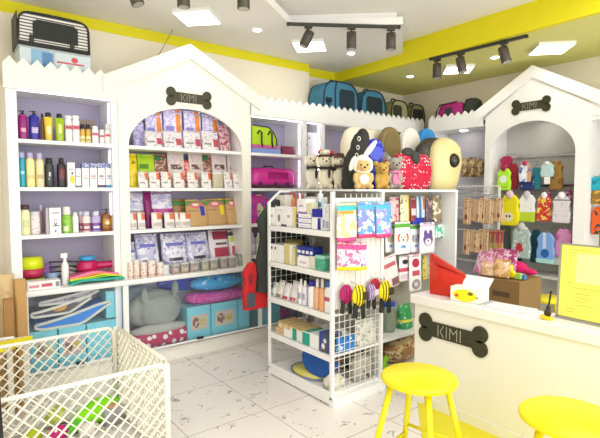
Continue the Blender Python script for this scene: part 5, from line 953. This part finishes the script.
# ------------------------------------------------------------------ behind the counter
t = thing('cardboard_carton', 'large brown cardboard carton standing behind the counter', 'box', (3.78, 2.00, 0), -PI / 2)
G().box(-.18, .18, -.18, .18, 0, .84).build('carton', mat('8a6c40', .8, var=.12), t, bevel=.004); G().box(-.181, .181, -.02, .02, .8405, .8425).build('tape', mat('8a6a3c', .4), t); G().box(-.04, .10, -.1835, -.181, .70, .74).build('print_mark', mat('5a4630', .8), t)
zb_ = .845
gp = 'clear wrapped goods on the cardboard carton'
for k, (x, y, w, h, rx, c, c2, lb) in enumerate(((3.68, 2.11, .2, .20, -.3, 'c87898', 'e8c0d4', 'pink wrapped pack lying at the red bag side of the carton'), (3.72, 2.02, .2, .22, -.25, 'b45880', 'e0b0c8', 'pink wrapped pack with white print in the middle of the pile'), (3.80, 1.97, .18, .22, -.2, 'a04474', 'd088b0', 'deep pink wrapped pack at the back of the pile'), (3.66, 2.03, .15, .12, -.2, 'c8a078', 'e8c8a0', 'tan wrapped chew pack in front of the pink packs'), (3.66, 1.92, .13, .15, -.2, 'b88850', 'd8b080', 'tan clear pack leaning beside the duck toy'))):
    t = thing('wrapped_pack', lb, 'pack', (x - .02, y + .07, zb_), -PI / 2 + .15 * (k - 2), gp, rx=rx); k_pouch(t, w, .05, h, art(c, (('n', c2, 12, .5), ('n', 'f8f4f4', 16, .62)), .2))
t = thing('plush_pig', 'magenta plush toy lying behind the yellow duck', 'plush toy', (3.88, 2.02, zb_), -PI / 2 + .3); G().ell((0, 0, .06), (.12, .06, .06)).ell((-.09, 0, .09), (.05, .05, .05)).ell((.13, 0, .03), (.06, .03, .03)).build('plush_body', mat('c81860', .9), t, remesh=.01)
t = thing('rubber_duck', 'yellow rubber duck toy on the cardboard carton', 'toy', (3.68, 1.93, zb_), -PI / 2 - .8); G().ell((0, 0, .035), (.05, .035, .035)).ell((-.025, 0, .085), (.025, .024, .026)).ell((.04, 0, .05), (.02, .02, .02)).build('toy_body', mat('f0dc18', .35), t, remesh=.005); G().ell((-.053, 0, .08), (.012, .01, .005), 8).build('beak', mat('e87820', .4), t)
t = thing('toy_block', 'small green toy block beside the yellow duck', 'toy', (3.68, 1.875, zb_), -PI / 2); G().box(-.03, .03, -.02, .02, 0, .05).build('block', mat('9ac860', .5), t, bevel=.008)
t = thing('toy_block', 'small blue toy block at the carton corner', 'toy', (3.70, 1.838, zb_), -PI / 2); G().box(-.015, .015, -.02, .02, 0, .035).build('block', mat('3c78b8', .5), t, bevel=.006)
# ------------------------------------------------------------------ COUNTER
CM = mat('eeece2', .4, var=.02)
t = thing('shop_counter', 'cream shop counter with white top and a bone sign on its front', 'counter', (0, 0, 0))
KX, KY = 2.765, 2.20
G().box(KX, KX + .03, .1, KY - .03, .07, .732).box(KX + .03, KX + .50, KY - .06, KY - .03, .07, .732).build('front_panel', CM, t)
G().box(KX - .006, KX + .5, .1, KY - .024, 0, .07).build('plinth', CM, t)
g = G().prism([(2.745, KY + .0), (2.745, .1), (3.03, .1), (3.00, 1.72), (3.26, KY - .12), (3.24, KY)][::-1], .732, .797, 'z'); g.build('countertop', mat('eeedea', .25, var=.01), t, bevel=.004)
G().box(KX + .26, KX + .28, .1, KY - .06, .07, .732).build('inner_panel', mat('c8c2a8', .6), t)
a, b = at(419.5, 335, X=KX), at(488.5, 335, X=KX)
bone('bone_sign', 'large dark olive bone-shaped sign with KIMI letters on the counter front', 0, 0, a.y - b.y, .205, (KX, (a.y + b.y) / 2, .0), -PI / 2)
bpy.data.objects['bone_sign.002'].location.z = (at(428, 327, X=KX).z + at(480, 342, X=KX).z) / 2
ZK = .798
# red bag
t = thing('red_gift_bag', 'translucent red folded bag standing on the counter end', 'bag', (2.93, 2.01, ZK), -PI / 2 + .25, sc=(1.22, 1.2, 1.2))
RB = mat('cc260e', .25)
G().add([(-.10, -.03, 0), (.03, -.05, 0), (.06, .03, 0), (-.09, .04, 0), (-.115, 0, .245), (.12, -.04, .13), (.13, .01, .12), (-.10, .03, .24), (-.03, -.05, .14)],
        [(0, 1, 8), (0, 8, 4), (8, 1, 5), (4, 8, 5), (4, 5, 6, 7), (1, 2, 6, 5), (2, 3, 7, 6), (3, 0, 4, 7), (0, 3, 2, 1)]).build('bag_body', RB, t, bevel=.003)
G().add([(-.115, .0, .246), (-.06, -.05, .19), (.12, -.042, .132), (-.02, -.052, .18)], [(0, 1, 3), (1, 2, 3), (0, 3, 2)]).build('fold', mat('a81808', .4), t)
# tissue box
t = thing('tissue_box', 'white snack box with open flap and yellow oval picture on the counter', 'box', (2.875, 1.80, ZK), -PI / 2 + .15, sc=(1.2, 1, 1.3))
G().box(-.095, .095, -.05, .05, 0, .075).build('carton', art('f3f0e4', (('o', .44, .45, .36, .42, 'f0e010'), ('o', .2, .4, .06, .12, 'd8482c'), ('o', .62, .62, .08, .12, '6a5a30'), ('o', .82, .4, .04, .08, 'd89c30')), .5), t, bevel=.003)
G().add([(-.06, .045, .075), (.095, .045, .075), (.115, .065, .125), (-.045, .065, .13), (-.06, .048, .075), (.095, .048, .075), (.115, .069, .125), (-.045, .069, .13)], [(0, 1, 2, 3), (7, 6, 5, 4), (0, 4, 5, 1), (1, 5, 6, 2), (2, 6, 7, 3), (3, 7, 4, 0)]).build('open_flap', WHT, t)
t = thing('paper_pad', 'white paper pad lying flat on the counter top', 'paper', (2.875, 1.52, ZK), -PI / 2 + .08); G().box(-.15, .15, -.07, .07, 0, .018).build('pages', mat('dfe1e4', .7), t)
G().box(-.15, -.12, -.07, .07, .018, .021).build('binding', mat('a8a8a8', .5), t)
# guitar-shaped pen holder
t = thing('card_stand', 'tiny black guitar-shaped stand with yellow base before the menu frame', 'stand', (2.82, 1.26, ZK), -PI / 2, None, ry=.12)
G().box(-.03, .03, -.02, .02, 0, .022).build('yellow_base', mat('e8cc18', .4), t, bevel=.004)
G().ell((0, 0, .04), (.022, .009, .024), 12).ell((0, 0, .07), (.015, .008, .018), 12).build('guitar_body', mat('3a2c1c', .3), t); G().box(-.004, .004, -.004, .004, .08, .16).ell((0, 0, .165), (.008, .005, .012), 8).build('guitar_neck', BLK, t)
# menu frame
a, b = at(559, 317, X=2.93), at(602, 329, X=2.93)
t = thing('menu_stand', 'clear framed yellow notice board standing on the counter', 'notice stand', (2.93, 1.07, ZK), -PI / 2 - .06, None, rx=-.06)
W2, H2 = .19, .31
z_t = at(563, 243, X=2.95).z - ZK; H2 = z_t; 
g = G().box(-W2, W2, -.006, .006, 0, .012).box(-W2, W2, -.006, .006, H2 - .01, H2).box(-W2, -W2 + .012, -.006, .006, 0, H2).box(W2 - .012, W2, -.006, .006, 0, H2); g.build('frame', mat('9a968a', .3), t)
G().box(-W2 + .012, W2 - .012, -.003, .003, .012, H2 - .01).build('sheet', mat('f8f068', .5, var=.02), t)
G().box(-W2 + .10, W2 - .03, -.0036, -.003, H2 * .50, H2 * .88).build('pale_panel', mat('faf4a8', .5), t)
for zf, x0, x1 in ((.92, -.12, -.02), (.92, .04, .17), (.88, -.12, -.09), (.48, -.14, -.1), (.42, -.1, .1), (.35, -.09, -.01), (.3, -.09, .0), (.25, -.09, -.02), (.2, -.08, .02), (.14, -.13, -.08), (.1, -.13, -.09), (.7, -.07, -.06), (.64, -.07, -.06)): G().box(x0, x1, -.0042, -.0036, H2 * zf, H2 * zf + .0025).build('text_line', mat('b4a848', .6), t)
G().box(-W2, W2, -.03, .03, 0, .004).build('foot', mat('a8a490', .2), t)
# ------------------------------------------------------------------ STOOLS
def stool(cx, cy, zs_, r, lb, rot=0., grp='yellow stools', th=.035, m=None):
    m = m or YEL; t = thing('bar_stool', lb, 'stool', (cx, cy, 0), rot, grp)
    G().lathe([(r * .9, zs_ - th), (r * .985, zs_ - th * .75), (r, zs_ - th * .4), (r * .975, zs_ - .006), (r * .93, zs_), (.001, zs_ - .001)], 40).build('seat', m, t)
    R2 = r * 1.42
    for k in range(4):
        a = PI / 4 + k * PI / 2; G().tube([(r * .72 * math.cos(a), r * .72 * math.sin(a), zs_ - th), (R2 * math.cos(a), R2 * math.sin(a), .006)], .017, 12, .014).build('leg', m, t)
    for k in range(4):
        z = .17 + (.06 if k % 2 else 0); f = 1 - z / (zs_ - th); q = R2 + (r * .72 - R2) * (z / (zs_ - th)); a, b = PI / 4 + k * PI / 2, PI / 4 + (k + 1) * PI / 2
        G().tube([(q * math.cos(a), q * math.sin(a), z), (q * math.cos(b), q * math.sin(b), z)], .010, 8).build('stretcher', m, t)
    return t
stool(1.955, 1.503, .60, .196, 'yellow round stool standing before the bone sign of the counter', math.radians(10))
p = at(571, 415, z=.6); stool(p.x, p.y, .60, .205, 'yellow round stool cut off at the lower picture edge', math.radians(20))
p = at(547, 297, z=.6); stool(p.x, p.y, .60, .15, 'small yellow stool behind the counter next to the carton', .3)
# ------------------------------------------------------------------ PLAY PEN
PLS = mat('f3f0e0', .4, var=.02)
def pen_panel(parent, a, b, h, pitch=.066, hs=None):
    a, b = Vector(a), Vector(b); d = b - a; Ln = d.length; ang = math.atan2(d.y, d.x)
    o = bpy.data.objects.new('pen_panel', None)
    g = G(); g.M = Matrix.Translation((a.x, a.y, 0)) @ Matrix.Rotation(ang, 4, 'Z')
    g.tube([(0, 0, .02), (.0, 0, h - .03), (.03, 0, h), (Ln - .03, 0, h), (Ln, 0, h - .03), (Ln, 0, .02), (0, 0, .02)], .012, 8)
    f = g.build('frame_rail', PLS, parent)
    g = G(); g.M = Matrix.Translation((a.x, a.y, 0)) @ Matrix.Rotation(ang, 4, 'Z'); r = .0038
    sl = 1.0; k = -int(h / pitch) - 1
    while k * pitch < Ln:
        x0 = k * pitch
        for s in (1, -1):
            # line z = (x - x0) * s + (0 or h)
            pts = []
            if s == 1: xa, za, xb, zb2 = x0, .02, x0 + h - .02, h
            else: xa, za, xb, zb2 = x0, h, x0 + h - .02, .02
            if xb <= 0 or xa >= Ln: continue
            if xa < 0: za = za + (zb2 - za) * (-xa) / (xb - xa); xa = 0
            if xb > Ln: zb2 = za + (zb2 - za) * (Ln - xa) / (xb - xa); xb = Ln
            dx, dz = xb - xa, zb2 - za; l_ = math.hypot(dx, dz); nx, nz_ = -dz / l_ * r, dx / l_ * r; q_ = .85 if s == 1 else .5; nx, nz_ = nx * q_, nz_ * q_; g.prism([(xa + nx, za + nz_), (xb + nx, zb2 + nz_), (xb - nx, zb2 - nz_), (xa - nx, za - nz_)], -.009 if s == 1 else -.003, .003 if s == 1 else .009)
        k += 1
    g.build('lattice', PLS, parent); return f
t = thing('play_pen', 'cream white plastic pet play pen with diamond lattice sides', 'pet pen', (0, 0, 0))
pen_panel(t, (-.35, 2.50), (.985, 2.475), .595); pen_panel(t, (-.35, 3.34), (.965, 3.36), .60); pen_panel(t, (1.005, 2.50), (.99, 3.34), .60); pen_panel(t, (-.38, 2.53), (-.38, 3.31), .60)
for x, y in ((.995, 2.475), (.985, 3.36)): G().lathe([(.018, 0), (.018, .585), (.012, .6)], 14, x, y).build('corner_post', PLS, t)
# toys on the floor in the pen
gp = 'toys lying on the floor inside the play pen'
def ftoy(px, py, lb, m, r, parts=((0, 0, 1),), nm='plush_toy'):
    p = at(px, py, z=0); t = thing(nm, lb, 'toy', (p.x, p.y, 0), .3, gp); g = G()
    for x, y, s in parts: g.ell((x * r[0], y * r[1], r[2] * s), (r[0] * s, r[1] * s, r[2] * s), 14)
    g.build('toy_body', m, t, remesh=.01); return t
t = ftoy(103, 420, 'bright green plush frog lying on the pen floor', mat('8cec10', .8), (.12, .10, .08), ((0, 0, 1), (-.9, .1, .8), (.9, .3, .7)))
ftoy(80, 430, 'mid green plush toy touching the bright green frog', mat('5cc428', .8), (.09, .07, .045), ((0, 0, 1), (-.9, 0, .7)))
ftoy(56, 424, 'pale lime plush ball in the pen', mat('d0e060', .8), (.07, .07, .06))
t = ftoy(58, 441, 'magenta toy with white flower at the front of the pen', dots('c01870', 'f4e8f0', 30, .32), (.07, .05, .05), ((0, 0, 1), (.6, .3, .7)))
ftoy(34, 441, 'olive green toy at the front pen lattice', mat('b4c428', .8), (.06, .05, .04))
ftoy(88, 437, 'white plush puppy with brown marks by the lattice', art('e8e0d4', (('n', '8a6a4c', 10, .58),), .9), (.06, .05, .05), ((0, 0, 1), (.8, .2, .7)))
t = thing('storage_bin', 'translucent grey bin standing at the rear corner inside the pen', 'bin', (.90, 3.20, 0), .05); G().loft([(0, .06, .05, 0, 0, 6), (.11, .07, .065, 0, 0, 6), (.115, .07, .065, 0, 0, 6)], 24).build('bin_body', mat('b4b8bc', .3), t); G().ell((0, 0, .115), (.045, .04, .015), 10).build('contents', art('c8a078', (('n', 'e86a4c', 12, .6),), .6), t)
# white side table with yellow edged tray, left of the pen
t = thing('folding_frame', 'white folded frame with a yellow edge leaning over the pen corner', 'frame', (.19, 3.52, 0))
for x in (.16, .25): G().box(x, x + .03, -.02, .02, 0, .566).build('leg', mat('e6e4dc', .4), t)
G().prism([(-.5, -.10), (-.5, -.17), (.0, -.19), (.14, -.16), (.30, -.06), (.14, -.08), (.0, -.11)], .565, .61, 'z').build('yellow_edge', mat('ece012', .4), t)
g = G()
for k in range(5): g.tube([(-.45 + .08 * k, -.06 + .03 * k, .60), (-.12 + .04 * k, -.08 + .03 * k, .64 - .01 * k), (.12 + .02 * k, -.02, .605)], .009)
g.build('white_rod', WHT, t); G().box(-.5, .28, -.07, .06, .565, .58).build('tray', WHT, t)
t = thing('black_bag', 'black bag edge at the far left border of the pen', 'bag', (at(3, 400, Y=2.36).x - .17, 2.36, 0)); G().loft([(0, .17, .08, 0, 0, 4), (.4, .17, .08, 0, 0, 3.5), (.72, .16, .06, 0, 0, 3), (.80, .08, .04)], 20).build('bag_body', mat('1c1c1a', .7), t); G().tube([(-.08, 0, .78), (-.04, 0, .88), (.06, 0, .88), (.1, 0, .78)], .01).build('handle', BLK, t)
# kraft cartons at the left end
KC = mat('c49a60', .75, var=.12)
def carton_px(px0, px1, pyt, Y, d, z0, lb, m, rz=0):
    a, b = at(px0, pyt, Y=Y), at(px1, pyt, Y=Y); t = thing('kraft_bag', lb, 'bag', ((a.x + b.x) / 2, Y + d / 2, z0), rz, 'kraft bags at the end of the shelving'); w = (b.x - a.x) / 2; h = a.z - z0
    G().loft([(0, w, d / 2, 0, 0, 8), (h * .8, w * .98, d / 2 * .9, 0, 0, 8), (h, w * .96, .02, 0, 0, 8)], 28, False).build('bag_body', m, t)
    G().box(-w * .9, w * .9, -.022, -.012, h - .05, h - .01).build('folded_rim', mat('a87e48', .75), t); return t
t = carton_px(-30, 16, 279, 3.86, .16, 0, 'large cream printed sack standing at the left border', art('d2b888', (('r', .7, .85, .55, .62, '8a7a58'), ('n', 'c4a878', 8, .55)), .7))
carton_px(15, 27, 281, 3.80, .14, 0, 'narrow kraft paper bag squeezed between the sack and the glass doors', KC)
carton_px(3, 14, 300, 3.74, .05, 0, 'flat folded kraft bag leaning before the cream sack', mat('a67c48', .75, var=.1))
# wires to the gable
t = thing('hanging_wire', 'thin wire running from the ceiling to the cream gable', 'wire', (0, 0, 0)); p = at(173, 29.5, z=ZC); G().tube([(1.62, 4.10, 2.735), (p.x, p.y, ZC)], .003).build('wire', mat('6a6a60', .5), t); G().ell((1.62, 4.10, 2.735), (.012, .012, .012), 8).build('knot', BLK, t)
# ------------------------------------------------------------------ light
w = bpy.data.worlds.new('daylight'); S.world = w; w.use_nodes = True
bg = w.node_tree.nodes['Background']; bg.inputs[0].default_value = (.96, .98, 1.0, 1); bg.inputs[1].default_value = 1.5
def area(name, loc, rot, sx, sy, e, col=(.97, .98, 1.0)):
    l = bpy.data.lights.new(name, 'AREA'); l.shape = 'RECTANGLE'; l.size = sx; l.size_y = sy; l.energy = e; l.color = col
    o = bpy.data.objects.new(name, l); COL.objects.link(o); o.location = loc; o.rotation_euler = rot
# added fill lamp for even light, set inside the shop-front openings like daylight
area('shopfront_fill', (1.9, -2.55, 1.7), (PI / 2, 0, 0), 7.5, 2.6, 160)
# added overhead fill lamps for even light, out of view, no fixture modelled
area('overhead_fill', (.6, .4, 3.1), (0, 0, 0), 2.2, 2.2, 38)
area('overhead_fill', (3.3, .6, 3.1), (0, 0, 0), 1.6, 1.6, 26)
S.view_settings.view_transform = 'Standard'; S.view_settings.look = 'None'; S.view_settings.exposure = 0.0; S.view_settings.gamma = 1.0
S.view_settings.use_curve_mapping = False
S.cycles.max_bounces = 6; S.cycles.transparent_max_bounces = 24; S.cycles.use_denoising = True; S.cycles.caustics_reflective = False; S.cycles.caustics_refractive = False
S.cycles.sample_clamp_indirect = 6
